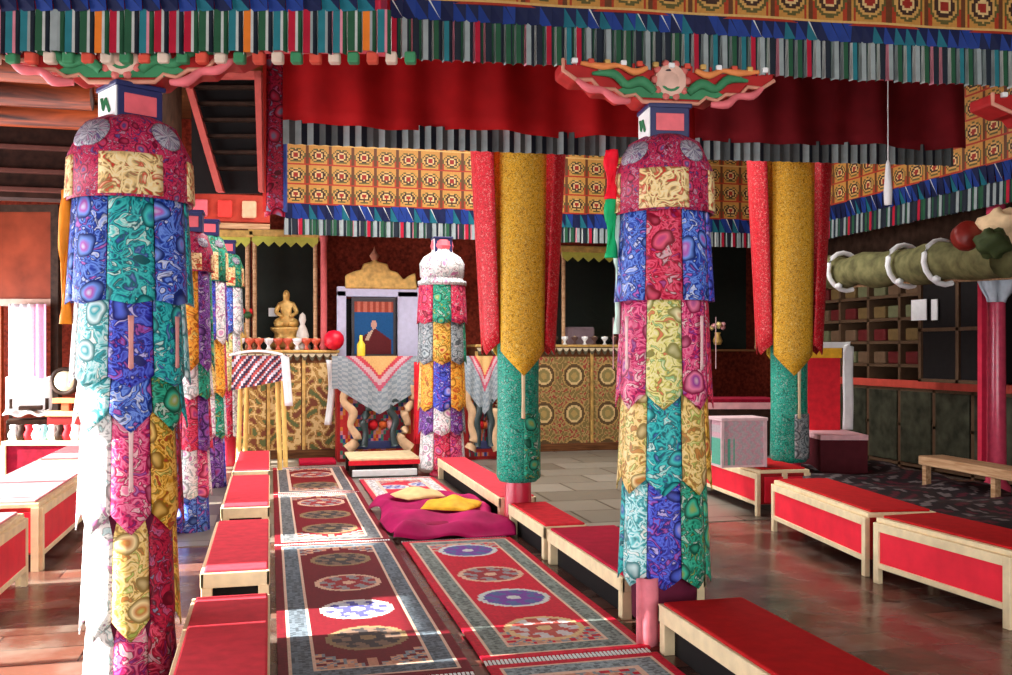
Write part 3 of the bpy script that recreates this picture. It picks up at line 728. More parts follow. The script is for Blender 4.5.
# ================= rugs =================
rnd = random.Random(4)
def medallion(x, y, r, style):
    d = sqrt(x * x + y * y) / r; a = atan2(y, x)
    if d > 1: return None
    A_ = [((.70, .66, .62), (.10, .10, .38), (.55, .58, .66)), ((.74, .48, .34), (.35, .03, .04), (.30, .28, .30)), ((.62, .66, .64), (.20, .06, .35), (.10, .14, .34)), ((.76, .52, .26), (.55, .10, .08), (.68, .62, .62)), ((.30, .20, .10), (.06, .05, .05), (.22, .14, .10))][style]
    if d > .84: return A_[0]
    if d > .62: return A_[1] if sin(a * 8) > 0 else A_[2]
    if d > .42: return A_[2] if sin(a * 6 + 1) > -.2 else A_[1]
    if d > .2: return A_[1]
    return A_[0]
def rug(label, x0, x1, y0, y1, z, field, bord, meds, mr, margin=.05, bw=.10, cell=.016, end=.14, endcol=None, corner=True, fringe=True, line=(.78, .55, .42)):
    W, Lr = x1 - x0, y1 - y0
    t = thing('patterned_rug', label, 'rug', (x0, y0, 0))
    def cf(u, v):
        X, Y = u * W, v * Lr; e = min(X, W - X); f = min(Y, Lr - Y); m_ = min(e, f)
        h = sin(X * 91 + 3 * sin(Y * 37)) * sin(Y * 83 + 2 * sin(X * 41))
        if m_ < margin: return tuple(c * (1 + .2 * h) for c in field)
        if m_ < margin + .018: return line
        if m_ < margin + .018 + bw:
            if endcol and f < e: return tuple(c * (1 + .3 * h) for c in endcol)
            return tuple(c * (1.35 if h > .25 else (.55 if h < -.35 else 1)) for c in bord)
        if m_ < margin + .036 + bw: return line
        for (mx_, my_, st) in meds:
            c = medallion(X - mx_, Y - my_, mr, st)
            if c: return c
        if corner:
            ib = margin + .036 + bw
            dx, dy = e - ib, f - ib
            if dx + dy < .26 and sin(dx * 70) * sin(dy * 70) > -.1: return (.72, .40, .26) if h > 0 else (.25, .30, .34)
            if dy < .12 and sin(X * 60) > .2 and f < e: return (.62, .30, .20)
        return tuple(c * (1 + .12 * h) for c in field)
    MB().grid(int(W / cell), int(Lr / cell), lambda u, v: (u * W, v * Lr, z + .003 * sin(v * Lr * 3.1)), None, 0, cf).build('pile', PB, t, solid=min(.012, z * .9))
    if fringe:
        for e_, yy in ((0, -.05), (1, Lr + .005)):
            mb = MB()
            n = int(W / .02)
            for i in range(n):
                xx = i * .02; mb.face([(xx, yy, z * .6), (xx + .014, yy, z * .6), (xx + .014, yy + .045, z * .9), (xx, yy + .045, z * .9)])
            mb.build('fringe', white_cloth, t)['kind'] = 'stuff'
    return t
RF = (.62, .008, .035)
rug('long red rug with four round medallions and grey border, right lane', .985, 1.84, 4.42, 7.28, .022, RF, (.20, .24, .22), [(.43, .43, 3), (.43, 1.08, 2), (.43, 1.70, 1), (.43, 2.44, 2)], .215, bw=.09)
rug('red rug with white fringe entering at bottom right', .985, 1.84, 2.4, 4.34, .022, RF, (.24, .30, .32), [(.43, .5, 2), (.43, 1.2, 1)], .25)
rug('long shade darkened red rug with blue white border and round medallions, left lane', .035, .915, 4.30, 7.40, .018, (.17, .006, .014), (.13, .165, .20), [(.45, .62, 4), (.45, 1.19, 0), (.45, 1.83, 1), (.45, 2.5, 4)], .21, bw=.09)  # left lane rugs: dark field and border are painted-in shade
rug('shade darkened red rug at the bottom edge, left lane', .035, .915, 2.3, 4.24, .018, (.22, .006, .018), (.17, .19, .21), [(.45, .5, 2), (.45, 1.3, 4)], .25)
rug('shade darkened red rug with pale end band, middle of the left lane', .035, .915, 7.46, 10.0, .018, (.20, .008, .018), (.16, .17, .18), [(.45, .55, 4), (.45, 1.25, 4), (.45, 1.95, 1)], .23, bw=.09)
rug('shade darkened red rug nearest the altar, left lane', .035, .915, 10.06, 12.3, .018, (.22, .01, .018), (.15, .15, .16), [(.45, .55, 4), (.45, 1.5, 1)], .25)
rug('red rug with white and navy pattern before the low table, right lane', .985, 1.84, 9.0, 10.9, .03, (.58, .03, .06), (.60, .56, .56), [(.2, .5, 0), (.62, .6, 3), (.3, 1.2, 0), (.65, 1.35, 0)], .17)
# maroon robe cloth spread over a seat cushion
t = thing('seat_cushion', 'low flat seat cushion under the magenta robe in the right lane', 'cushion', (1.40, 8.2, 0))
B(-.40, .40, -.72, .70, .022, .11).build('pad', flat('cushion_maroon', (.30, .01, .06), .8), t, bev=.03)
B(-.405, .405, -.725, .705, .05, .065).build('piping', flat('piping_gold', (.65, .28, .12), .6), t)
def robe(u, v):
    x = -.50 + .98 * u; y = -.88 + 1.6 * v
    r_ = max(abs(x) - .42, abs(y) - .76, 0)
    z = .135 + .018 * sin(x * 13 + 2 * sin(y * 5)) + .02 * sin(y * 11 + x * 4) - r_ * .9
    return (x + .03 * sin(y * 7), y, max(z, .03))
o = MB().grid(44, 60, robe).build('monk_robe', flat('magenta_robe', (.42, .008, .10), .7, var=.3, scale=5), solid=.008, smooth=True); o.location = (1.42, 8.2, 0)
tag(o, 'magenta robe spread over the cushion on the right lane of rugs', 'robe')
def fold(u, v, lx, ly, h, k):
    x = (u - .5) * lx * (1 - .35 * abs(v - .5)); y = (v - .5) * ly * (1 - .3 * abs(u - .5) ** 2)
    return (x, y, .155 + h * (sin(pi * u) ** .5) * (sin(pi * v) ** .5) + .02 * sin(x * 24 + k + y * 8) * sin(pi * u) * sin(pi * v))
o = MB().grid(22, 18, lambda u, v: fold(u, v, .50, .50, .07, 1)).build('folded_cloth', yellow_silk, solid=.006, smooth=True); o.location = (1.53, 8.1, 0); o.rotation_euler = (0, 0, -.5)
tag(o, 'crumpled bright orange yellow cloth lying on the magenta robe', 'cloth')
o = MB().grid(22, 18, lambda u, v: fold(u, v, .46, .42, .06, 2)).build('folded_cloth', flat('cream_silk', (.80, .55, .25), .6), solid=.006, smooth=True); o.location = (1.32, 8.68, .01); o.rotation_euler = (0, 0, .3)
tag(o, 'pale yellow folded cloth behind the orange one on the robe', 'cloth')
# low cream table in front of the altar
x, y = at(402, 11.8)
t = thing('low_altar_table', 'low white edged table with cream cloth before the altar', 'table', (1.31, 11.5, 0), 0)
B(-.41, .41, -.3, .45, .20, .235).build('table_top', flat('cream_tablecloth', (.84, .66, .38), .7), t, bev=.01)
B(-.42, .42, -.31, -.28, .15, .20).build('red_edge', red_cloth, t)
B(-.38, .38, -.35, -.31, .02, .10).build('white_step', white_cloth, t, bev=.01)
for s in (-1, 1):
    for q in (-.25, .4): B(s * .37 - .03, s * .37 + .03, q - .03, q + .03, 0, .2).build('leg', dark, t)
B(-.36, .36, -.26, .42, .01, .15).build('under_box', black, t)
o = B(-.25, .22, -.22, .22, .0, .06).build('floor_cushion', flat('cushion_crimson', (.5, .01, .04), .8), bev=.02); o.location = (.62, 12.75, 0); tag(o, 'small crimson floor cushion left of the low altar table', 'cushion')

# ================= altar =================
AY = 13.45
def aX(px, Y=AY): return onY(px, Y)
def aZ(px, py, Y=AY):
    return zz(py, depth(aX(px, Y), Y))
def swirl(u, v):
    u *= 1.9; v *= 1.9
    """painted curling foliage on gold"""
    a = sin(u * 11 + 2.2 * sin(v * 9)) + sin(v * 13 + 2.2 * sin(u * 8 + 1))
    if abs(a) < .28: return (.72, .50, .22)
    if a > 1.15: return (.20, .06, .03)
    if a < -1.2: return (.12, .14, .05)
    if abs(abs(a) - .8) < .09: return (.26, .10, .03)
    return (.42, .24, .07)
def roundels(u, v, px=.42, pz=.52, ox=0, oz=0):
    x = ((u - ox) / px) % 1 - .5; z = ((v - oz) / pz) % 1 - .5
    d = sqrt((x * px) ** 2 + (z * pz) ** 2)
    if d < .05: return (.45, .30, .10)
    if d < .10: return (.28, .22, .08)
    if d < .13: return (.72, .50, .22)
    if d < .175: return (.12, .07, .03)
    if d < .195: return (.50, .30, .10)
    h = sin(u * 37 + 2.4 * sin(v * 29)) * sin(v * 33 + 2.4 * sin(u * 31))
    return (.22, .15, .05) if h < -.1 else ((.42, .27, .10) if h < .55 else (.34, .06, .04))
def cabinet(label, xl, xr, z1, fn, name='gold_cabinet', dep=.6, extra_doors=3):
    t = thing(name, label, 'cabinet', (xl, AY, 0))
    W = xr - xl
    B(0, W, .012, dep, 0, z1 - .05).build('body', brown_w, t)
    n = extra_doors; w = W / n
    for i in range(n):
        x0 = i * w
        MB().grid(int(w / .018), int((z1 - .3) / .018), lambda u, v: (x0 + .03 + (w - .06) * u, 0, .12 + (z1 - .30) * v), None, 0, lambda u, v: fn(x0 + w * u, (z1 - .3) * v)).build('painted_door', PP, t, solid=.02)
        B(x0 - .015, x0 + .03, -.02, .03, .08, z1 - .1).build('stile', gold_m, t, bev=.006)
    B(-.02, W + .02, -.04, dep, z1 - .04, z1).build('counter', gold_m, t, bev=.01)
    mb = MB(); k = int(W / .1)
    for i in range(k): mb.lathe([(.001, 0), (.032, .0), (.04, .02)], 8, cx=.05 + i * .1, cy=0)
    sc = MB(); 
    sc.grid(k * 6, 2, lambda u, v: (u * W, -.028, z1 - .05 - v * .10 * abs(sin(u * k * pi))), None, 0, lambda u, v: (.62, .50, .32) if v < .4 else (.12, .10, .06)).build('scalloped_trim', PP, t, solid=.008)
    B(0, W, -.03, .03, .0, .12).build('plinth', brown_w, t, bev=.01)
    return t
xl, xr = aX(232), aX(338)
cabinet('gold painted cabinet with curling foliage, left of the throne', xl, xr, 1.5, swirl)
cabinet('gold painted cabinet with ringed roundels, behind the near right pillar', aX(476), aX(700), 1.58, lambda u, v: roundels(u, v, .50, .56, aX(575) - aX(476) - .25, .155), extra_doors=4)
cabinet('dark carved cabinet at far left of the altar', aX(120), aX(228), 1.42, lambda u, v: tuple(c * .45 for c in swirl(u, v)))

# shrine case above left cabinet
def shrine(label, pl_, pr_, ptop, inner, statue=True):
    Y = AY + .12
    x0, x1 = onY(pl_, Y), onY(pr_, Y); W = x1 - x0; z0 = 1.5; z1 = zz(ptop, depth(x0, Y))
    t = thing('shrine_case', label, 'shrine', (x0, Y, 0))
    B(0, W, .45, .47, z0, z1).build('back_board', flat('case_dark', (.010, .012, .009), .6), t)
    for xx in (0, W - .07):
        MB().lathe([(.035, z0), (.035, z0 + .05), (.028, z0 + .08), (.03, z1 - .1), (.04, z1 - .04), (.04, z1)], 12, cx=xx + .035, cy=.04).build('post', tan_w, t, smooth=True)
    B(-.05, W + .05, -.02, .47, z1, z1 + .10).build('cornice', gold_m, t, bev=.015)
    mb = MB(); n = 6
    for i in range(n):
        xa = W * i / n; xb = W * (i + 1) / n
        mb.face([(xa, 0, z1), (xb, 0, z1), (xb, .0, z1 - .07), ((xa + xb) / 2, 0, z1 - .14), (xa, 0, z1 - .07)])
    mb.build('gold_lambrequin', flat('olive_gold_cloth', (.48, .46, .08), .6), t, solid=.008)
    B(0, W, .0, .45, z0 - .02, z0 + .01).build('shelf', brown_w, t)
    return t, x0, W, z0, z1, Y
t, sx, sw, sz0, sz1, sy = shrine('dark shrine case with tan posts holding a gilded seated figure', 252, 318, 236, None)
# gilded seated figure (continuous body)
def seated_figure(x, y, z, s, mat, label):
    me = bpy.data.meshes.new('seated_figure')
    J = [(0, 0, .10), (0, 0, .30), (0, .0, .50), (0, 0, .60), (0, 0, .70), (0, -.01, .78),
         (.15, 0, .52), (.24, -.06, .34), (.08, -.20, .24), (-.15, 0, .52), (-.24, -.06, .34), (-.08, -.20, .24),
         (.24, -.12, .09), (.05, -.26, .07), (-.24, -.12, .09), (-.05, -.28, .07), (0, 0, .86)]
    R = [.15, .12, .13, .06, .085, .09, .07, .055, .04, .07, .055, .04, .10, .06, .10, .06, .03]
    E = [(0, 1), (1, 2), (2, 3), (3, 4), (4, 5), (2, 6), (6, 7), (7, 8), (2, 9), (9, 10), (10, 11), (0, 12), (12, 13), (0, 14), (14, 15), (5, 16)]
    me.from_pydata([tuple(c * s for c in p) for p in J], E, [])
    o = bpy.data.objects.new('seated_figure', me); col.objects.link(o); o.location = (x, y, z)
    me.materials.append(mat)
    m_ = o.modifiers.new('skin', 'SKIN'); 
    for v_, r_ in zip(me.skin_vertices[0].data, R): v_.radius = (r_ * s, r_ * s)
    me.skin_vertices[0].data[0].use_root = True
    o.modifiers.new('sub', 'SUBSURF').levels = 1; o.modifiers['sub'].render_levels = 2
    return tag(o, label, 'statue')
seated_figure(sx + sw * .52, sy + .25, sz0 + .32, .62, gold_m, 'small gilded seated figure inside the dark shrine case')
o = MB().lathe([(.20, 0), (.24, .06), (.18, .14), (.16, .22), (.22, .28), (.22, .31)], 18).build('lotus_base', gold_m, smooth=True); o.location = (sx + sw * .52, sy + .25, sz0 + .01); tag(o, 'tan lotus base under the gilded figure in the shrine case', 'pedestal')
t2 = shrine('dark shrine case with empty shadowed interior behind the far left pillars', 196, 250, 236, None)
t3 = shrine('glazed dark shrine case with pale post right of the yellow tie', 562, 625, 252, None)
o = B(0, t3[2] - .1, -.02, .0, 1.55, t3[4] - .12).build('case_glass', glass_m); o.parent = [q for q in bpy.data.objects if q.name.startswith('shrine_case')][-1]; o.location = (.05, .05, 0)
x0 = t3[1]
o = B(0, .44, 0, .25, 0, .34).build('casket', flat('mauve_casket', (.26, .16, .18), .5), bev=.03); o.location = (x0 + .12, t3[5] + .12, 1.51); tag(o, 'mauve box inside the glazed case right of the yellow tie', 'box')
t4 = shrine('dark shrine case between the near right pillar and the right tie banner', 706, 760, 236, None)
# pink striped flowers in vase
def vase_flowers(x, y, z, lab, c1, n=7, s=1.0):
    t = thing('flower_vase', lab, 'vase', (x, y, z))
    MB().lathe([(.04 * s, 0), (.06 * s, .05 * s), (.03 * s, .12 * s), (.04 * s, .15 * s)], 12).build('vase', gold_m, t, smooth=True)
    r_ = random.Random(int(x * 100))
    for i in range(n):
        a = 2 * pi * i / n; R_ = .07 * s
        o = MB().lathe([(.001, -.03 * s), (.03 * s, -.01 * s), (.035 * s, .01 * s), (.015 * s, .03 * s)], 8).build('blossom', c1[i % len(c1)], t, smooth=True); o.location = (R_ * cos(a), R_ * sin(a), (.20 + .06 * r_.random()) * s)
pinkf = flat('petal_pink', (.75, .35, .35)); yelf = flat('petal_yellow', (.78, .62, .25)); redf = flat('petal_red', (.7, .02, .03)); whf = white_cloth
vase_flowers(aX(722), AY + .15, 1.58, 'vase of pink and yellow flowers right of the near right pillar', [pinkf, yelf], 7, 1.3)
# throne with arched back
TY = 13.6
x0, x1 = onY(337, TY), onY(428, TY); dT = depth((x0 + x1) / 2, TY); W = x1 - x0
zT = lambda p: zz(p, dT)
t = thing('throne', 'pale lilac framed throne back with carved gold crest, centre of the altar', 'throne', (x0, TY, 0))
lil = flat('lilac_paint', (.52, .50, .66), .5, var=.08)
sx_ = W / 91.0
B(0, .13 * 1.0, 0, .1, .9, zT(291)).build('frame_post', lil, t, bev=.01)
B(60 * sx_, 81 * sx_, 0, .12, .9, zT(291)).build('frame_post', lil, t, bev=.01)
B(0, W, 0, .11, zT(297), zT(287)).build('frame_head', lil, t, bev=.01)
B(.02, W - .02, .10, .14, .9, zT(299)).build('dark_back', black, t)
crest = [(8, 289), (8, 276), (16, 272), (24, 270), (26, 264), (34, 262), (37, 258), (41, 262), (50, 264), (52, 270), (60, 272), (66, 279), (72, 275), (78, 272), (80, 289)]
MB().prism([(a * sx_, zT(b_)) for a, b_ in reversed(crest)], -.02, .06).build('gold_crest', gold_m, t, bev=.02)
o = MB().lathe([(.02, 0), (.05, .04), (.07, .09), (.04, .13), (.02, .16), (.001, .22)], 12).build('finial', flat('finial_brown', (.4, .16, .1)), t, smooth=True); o.location = (37 * sx_, .02, zT(262))
# picture on throne
t = thing('framed_picture', 'framed picture of a person in maroon robes on blue, set on the throne', 'picture', (x0 + 14 * sx_, TY - .05, 0))
w2 = 44 * sx_
B(0, w2, 0, .03, zT(357), zT(298)).build('frame', flat('picture_frame_dark', (.03, .025, .03), .4), t, bev=.008)
def pic(u, v):
    X, Y = u, v
    if Y > .80: return (.28, .05, .03) if sin(X * 40) > 0 else (.45, .12, .08)
    if (X - .50) ** 2 / .006 + (Y - .56) ** 2 / .007 < 1: return (.50, .26, .20)
    if Y < .50 - abs(X - .52) * .55 and abs(X - .52) < .42:
        return (.50, .34, .25) if abs((X - .40) - (Y - .4) * .6) < .05 and Y > .25 else (.10, .012, .015)
    return (.01, .07, .20)
MB().grid(40, 50, lambda u, v: (.04 + (w2 - .08) * u, -.006, zT(354) + (zT(302) - zT(354)) * v), None, 0, pic).build('print', PP, t, solid=.004)
# throne table with chevron cloth
BY = 12.75
x0, x1 = onY(333, BY), onY(424, BY); W = x1 - x0; dB = depth((x0 + x1) / 2, BY); zB = lambda p: zz(p, dB); k91 = W / 91
def throne_table(label, clabel, x0, BY, W, zB, half=False):
    k = W / 91
    t = thing('throne_table', label, 'table', (x0, BY, 0))
    B(0, W, 0, .5, zB(362), zB(357)).build('table_top', gold_m, t, bev=.01)
    B(.06, W - .06, .08, .48, 0, zB(362)).build('body', flat('table_red', (.35, .02, .02), .5), t)
    for s in (0, 1):   # scrolled carved legs
        f = lambda a: (a if s == 0 else 91 - a) * k
        pts = [(4, 372), (14, 385), (10, 400), (20, 412), (17, 425), (24, 438), (14, 449)]
        MB().curl([(f(a), -.02, zB(b_)) for a, b_ in pts], [.05, .07, .05, .06, .045, .06, .08], 10).build('scroll_leg', flat('scroll_cream', (.66, .42, .24), .5), t, smooth=True)
        pts = [(24, 402), (32, 400), (35, 410), (29, 420), (32, 432), (30, 446)]
        MB().curl([(f(a), -.03, zB(b_)) for a, b_ in pts], [.03, .05, .05, .05, .04, .05], 10).build('dark_scroll', flat('scroll_dark', (.03, .05, .05), .4), t, smooth=True)
    cp = [(.55, .03, .03), (.65, .22, .04), (.60, .25, .30), (.04, .05, .22), (.05, .22, .16), (.30, .02, .04)]
    MB().grid(30, 24, lambda u, v: (.1 + (W - .2) * u, .075, .05 + (zB(364) - .05) * v), None, 0, lambda u, v: cp[int(abs(sin(u * 9 + 2 * sin(v * 7)) + sin(v * 11 + 2 * sin(u * 6))) * 3) % 6]).build('carved_panel', PP, t, solid=.01)
    for a, c, r_ in ((40, redf, .07), (50, flat('deep_orange', (.65, .12, .03)), .06), (58, pinkf, .07)):
        o = MB().lathe([(.001, .05), (r_ * .6, .04), (r_, 0), (r_ * .6, -.02)], 12).build('carved_flower', c, t, smooth=True); o.rotation_euler = (pi / 2, 0, 0); o.location = (a * k, .05, zB(425))
    B(22 * k, 70 * k, .02, .06, zB(449), zB(441)).build('foot_board', blue_paint, t, bev=.01)
    # cloth
    def cf(u, v):
        d = v * 55 + abs(u - .5) * 2 * 46   # chevron distance
        X = abs(u - .5) * 2
        m_ = v * .9 + X * .75
        if m_ < .30: return (.72, .42, .16)
        if m_ < .38: return (.60, .06, .08)
        if m_ < .48: return (.62, .40, .42)
        if m_ < .56: return (.55, .10, .16)
        h = sin(u * 60) * sin(v * 50)
        return (.25, .30, .33) if h > 0 else (.38, .42, .44)
    def fn(u, v):
        X = abs(u - .5) * 2
        low = zB(414) * (1 - X) + zB(385) * X
        if X > .85: low = zB(388)
        z = zB(356) + (low - zB(356)) * v
        return (-.02 + (W + .04) * u, -.06 - .02 * sin(v * 3) + .01 * sin(u * 30), z)
    o = MB().grid(48, 28, fn, None, 0, cf).build('table_cloth', PB, solid=.008); o.location = (x0, BY, 0)
    tag(o, clabel, 'cloth')
    return t
throne_table('carved table with cream scroll legs in front of the throne', 'grey and pink chevron cloth draped over the throne table', x0, BY, W, zB)
xb0 = onY(463, 12.6); W2 = onY(504, 12.6) - xb0; d2 = depth(xb0 + .3, 12.6)
throne_table('smaller carved table between the crowned pillar and the yellow tie', 'orange and grey cloth draped over the smaller carved table', xb0, 12.6, W2, lambda p: zz(p, d2))
# red drape right of table
o = MB().grid(6, 10, lambda u, v: (.12 * u, .02 * sin(u * 9), zB(362) + (zB(444) - zB(362)) * v)).build('red_drape', red_cloth, solid=.01, smooth=True); o.location = (onY(414, 12.66), 12.66, 0); tag(o, 'narrow vertical red drape at the right end of the throne table', 'drape')
# items on table / counter
def bottle(x, y, z, c, lab, s=1.0, grp=None, name='bottle', cat='bottle'):
    o = MB().lathe([(.035 * s, 0), (.04 * s, .02 * s), (.04 * s, .12 * s), (.015 * s, .16 * s), (.015 * s, .21 * s)], 12).build(name, c, smooth=True); o.location = (x, y, z); return tag(o, lab, cat, grp)
bottle(x0 + 29 * k91, BY + .2, zB(357), flat('bright_yellow', (.80, .65, .05), .4), 'bright yellow bottle standing on the throne table', 1.4)
def bowl(x, y, z, c, lab, s=1.0, grp=None):
    t = thing('butter_lamp', lab, 'lamp', (x, y, z), 0, grp)
    MB().lathe([(.035 * s, 0), (.015 * s, .03 * s), (.015 * s, .05 * s), (.05 * s, .09 * s), (.05 * s, .12 * s), (.042 * s, .12 * s)], 12).build('cup', c, t, smooth=True)
    MB().lathe([(.001, .13 * s), (.04 * s, .115 * s)], 10).build('butter', flat('butter', (.8, .6, .3)), t)
redb = flat('red_brass', (.62, .10, .05), .3); 
for i in range(9):
    px = 240 + i * 9.5
    bowl(aX(px), AY + .06, 1.5, redb if i % 3 else white_cloth, 'small lamp cup in the row on the counter left of the throne', 1.35, 'lamp cups on the left counter')
for i in range(7):
    px = 556 + i * 10
    bowl(aX(px), AY + .06, 1.58, white_cloth if i % 2 else flat('cup_dark', (.1, .05, .04)), 'small cup in the row on the roundel cabinet counter', 1.0, 'cups on the roundel cabinet')
vase_flowers(aX(241), AY + .2, 1.62, 'cluster of red flowers on the far left of the altar counter', [redf, flat('leaf_dark', (.03, .08, .03)), redf], 8, 1.7)
# white small statue & figure
o = MB().lathe([(.11, 0), (.12, .05), (.07, .1), (.09, .2), (.06, .3), (.03, .36), (.05, .42), (.04, .49), (.001, .53)], 14).build('white_stupa', flat('ivory', (.62, .56, .5)), smooth=True); o.location = (aX(303), AY + .2, 1.5); tag(o, 'pale ivory stupa ornament on the counter right of the shrine case', 'ornament')
o = MB().lathe([(.001, 0), (.08, .02), (.13, .08), (.14, .14), (.13, .2), (.08, .26), (.001, .28)], 16).build('red_drum', flat('bright_red', (.75, .005, .03), .4), smooth=True); o.location = (aX(334), AY - .02, 1.5); tag(o, 'round bright red ball ornament left of the throne', 'ornament')
o = B(-.06, .06, 0, .04, 0, .12).build('photo_card', white_cloth); o.location = (aX(273), AY + .2, 1.98); 
tag(o, 'small white card pinned in the upper left of the shrine case', 'card'); o.location[1] = sy + .40
# pink red post right of shrine and white scarf strips
x, y = at(323, 13.0)
t = thing('red_post', 'slim pinkish red post between shrine case and throne', 'post', (aX(324), AY + .05, 1.5), 0, None, 'thing')
MB().lathe([(.05, 0), (.06, .05), (.045, .1), (.045, 1.5), (.06, 1.56), (.05, 1.62)], 12).build('shaft', flat('rose_red_paint', (.5, .10, .10)), t, smooth=True)
x = onY(326, 12.9)
o = MB().grid(4, 14, lambda u, v: (.09 * u + .03 * sin(v * 4), .01 * sin(u * 7), zz(360, 12.7) + (zz(425, 12.7) - zz(360, 12.7)) * v)).build('white_scarf', white_cloth, solid=.008, smooth=True); o.location = (x, 12.9, 0); tag(o, 'white offering scarf hanging beside the left side of the throne table', 'scarf')
# draped stand between left bench row and cabinet
x, y = at(259, 11.75)
t = thing('draped_stand', 'stand draped with striped cloth and a white scarf behind the left bench row', 'stand', (x, y, 0), -TH)
za, zb_ = zz(356, 12), zz(385, 12)
for s in (-1, 1):
    for q in (0, .3): MB().tube([(s * .26, q, 0), (s * .22, q, za - .05)], .03, 8).build('leg', flat('ochre_leg', (.75, .48, .14)), t, smooth=True)
def st(u, v):
    return (.05, .03, .06) if ((u * 1.2 + v) * 5) % 1 < .4 else ((.42, .06, .05) if ((u * 1.2 + v) * 5) % 1 < .7 else (.6, .55, .6))
def dr(u, v):
    if v < .4: return (-.32 + .64 * u, .32 - .36 * v / .4, za)
    w = (v - .4) / .6
    return (-.32 + .64 * u, -.05 - .03 * w + .012 * sin(u * 22), za - (.42 - .12 * u) * w)
MB().grid(26, 22, dr, None, 0, st).build('striped_cloth', PB, t, solid=.008)
def sc(u, v):
    a = v * 2.4
    X = -.36 + .6 * min(v * 1.7, 1) + .04 * u; zt = za + .02
    if v < .6: return (-.34 + .68 * v / .6, -.09 - .03 * u, za + .03 - .02 * u + .05 * sin(v / .6 * pi))
    w = (v - .6) / .4
    return (.34 + .05 * w + .1 * (u - .5), -.09 + .01 * sin(u * 9), za + .01 - .62 * w)
MB().grid(5, 26, sc).build('white_scarf', white_cloth, t, solid=.012, smooth=True)

# ================= right background =================
# glass box on the far chest
x, y = at(737, 8.75)
t = thing('glass_box', 'pale glass offering box with pink frame on the red chest', 'box', (x, y, .436), radians(-78 + 90 - 14))
hw, hd, hh = .21, .14, .42
for sx2 in (-1, 1):
    for sy2 in (-1, 1): B(sx2 * hw - .012, sx2 * hw + .012, sy2 * hd - .012, sy2 * hd + .012, 0, hh).build('corner_strip', flat('pale_pink', (.72, .50, .52)), t)
B(-hw - .02, hw + .02, -hd - .02, hd + .02, hh, hh + .03).build('lid', flat('pale_pink', (.72, .5, .52)), t, bev=.006)
B(-hw, hw, -hd, hd, 0, .02).build('base', flat('pale_pink', (.72, .5, .52)), t)
MB().grid(30, 30, lambda u, v: (-hw + 2 * hw * u, -hd + .01, .02 + (hh - .02) * v), None, 0, lambda u, v: (.12, .42, .30) if (u < .35 and v < .6 and sin(u * 50) > 0) else ((.5, .42, .44) if sin(u * 30 + sin(v * 25) * 2) > -.3 else (.62, .35, .4))).build('paper_filling', PB, t, solid=.22)
# altar shelf with white/red cloth behind the box
x, y = at(728, 10.3)
t = thing('side_table', 'dark side table with pink and white cloth edge behind the glass box', 'table', (x, y, 0), -TH)
B(-.5, .55, 0, .5, .92, .97).build('table_top', maroon, t, bev=.01); B(-.5, .55, -.02, 0, .86, .93).build('cloth_edge', flat('edge_pale', (.72, .4, .42)), t)
B(-.48, .53, .02, .48, 0, .92).build('body', dark, t)
# red throne seat with white khata
x, y = at(828, 9.7); d = 9.6
t = thing('high_seat', 'high backed seat with bright red cloth and white scarf along its edge', 'seat', (x, y, 0), -TH)
z = lambda p: zz(p, d)
B(-.22, .13, 0, .06, z(432), z(345)).build('red_back', red_cloth, t, bev=.015)
B(-.22, .14, -.01, .07, z(358), z(347)).build('gold_band', yellow_silk, t, bev=.006)
B(-.26, .20, -.55, .1, 0, z(436)).build('seat_box', flat('seat_box_maroon', (.08, .01, .015), .7), t, bev=.01)
B(-.26, .2, -.56, .1, z(436), z(431)).build('pale_edge', flat('edge_pale', (.72, .4, .42)), t, bev=.004)
def kh(u, v):
    if v < .3: return (-.14 + .36 * v / .3, -.03, z(345) + .03 - .06 * u)
    w = (v - .3) / .7
    return (.14 + .10 * u, -.03 + .01 * sin(v * 14), z(343) - (z(343) - z(430)) * w)
MB().grid(5, 24, kh).build('white_scarf', white_cloth, t, solid=.02, smooth=True)
# book case at right wall
SX = 7.85
t = thing('book_case', 'tall dark wooden shelf case of pigeonholes along the right wall', 'bookcase', (SX, 8.0, 0))
Lc = 4.6
B(.5, .54, 0, Lc, 0, 2.6).build('back_board', black, t)
for i in range(8): B(0, .5, i * (Lc / 7) - .02, i * (Lc / 7) + .03, .0, 2.6).build('upright', flat('shelf_brown', (.09, .05, .028), .6), t)
shz = [.05, .55, 1.0, 1.3, 1.6, 1.9, 2.2, 2.55]
for zc in shz: B(0, .5, 0, Lc, zc - .02, zc + .02).build('shelf', flat('shelf_brown', (.09, .05, .028), .6), t)
for i in range(7): B(-.02, .01, i * Lc / 7 + .04, (i + 1) * Lc / 7 - .04, .08, .98).build('lower_door', flat('door_olive_black', (.035, .035, .022), .6, var=.6, scale=6), t, bev=.01)
B(-.04, .02, 0, Lc, 1.02, 1.12).build('red_rail', flat('rail_red', (.45, .06, .04), .5), t, bev=.01)
cl = [flat('bundle_ochre', (.13, .08, .03)), flat('bundle_red', (.10, .012, .012)), flat('bundle_brown', (.12, .07, .04)), flat('bundle_olive', (.12, .12, .06))]
first = None
for r_ in range(3, 7):
    for i in range(7):
        if i in (2,) : continue
        for j in range(2):
            yc = 8.0 + i * Lc / 7 + .18 + j * .3
            if first is None:
                protos = []
                for c in cl:
                    o = B(0, .4, -.12, .12, 0, .16).build('scripture_bundle', c, bev=.02); protos.append(o)
                first = True; used = set()
            k = (i * 5 + r_ * 3 + j) % 4
            o = protos[k] if k not in used else protos[k].copy()
            if k in used: col.objects.link(o)
            used.add(k)
            o.location = (SX + .04, yc, shz[r_] + .02)
            tag(o, 'cloth wrapped scripture bundle lying in a pigeonhole of the right shelf case', 'book', 'scripture bundles in the shelf case')
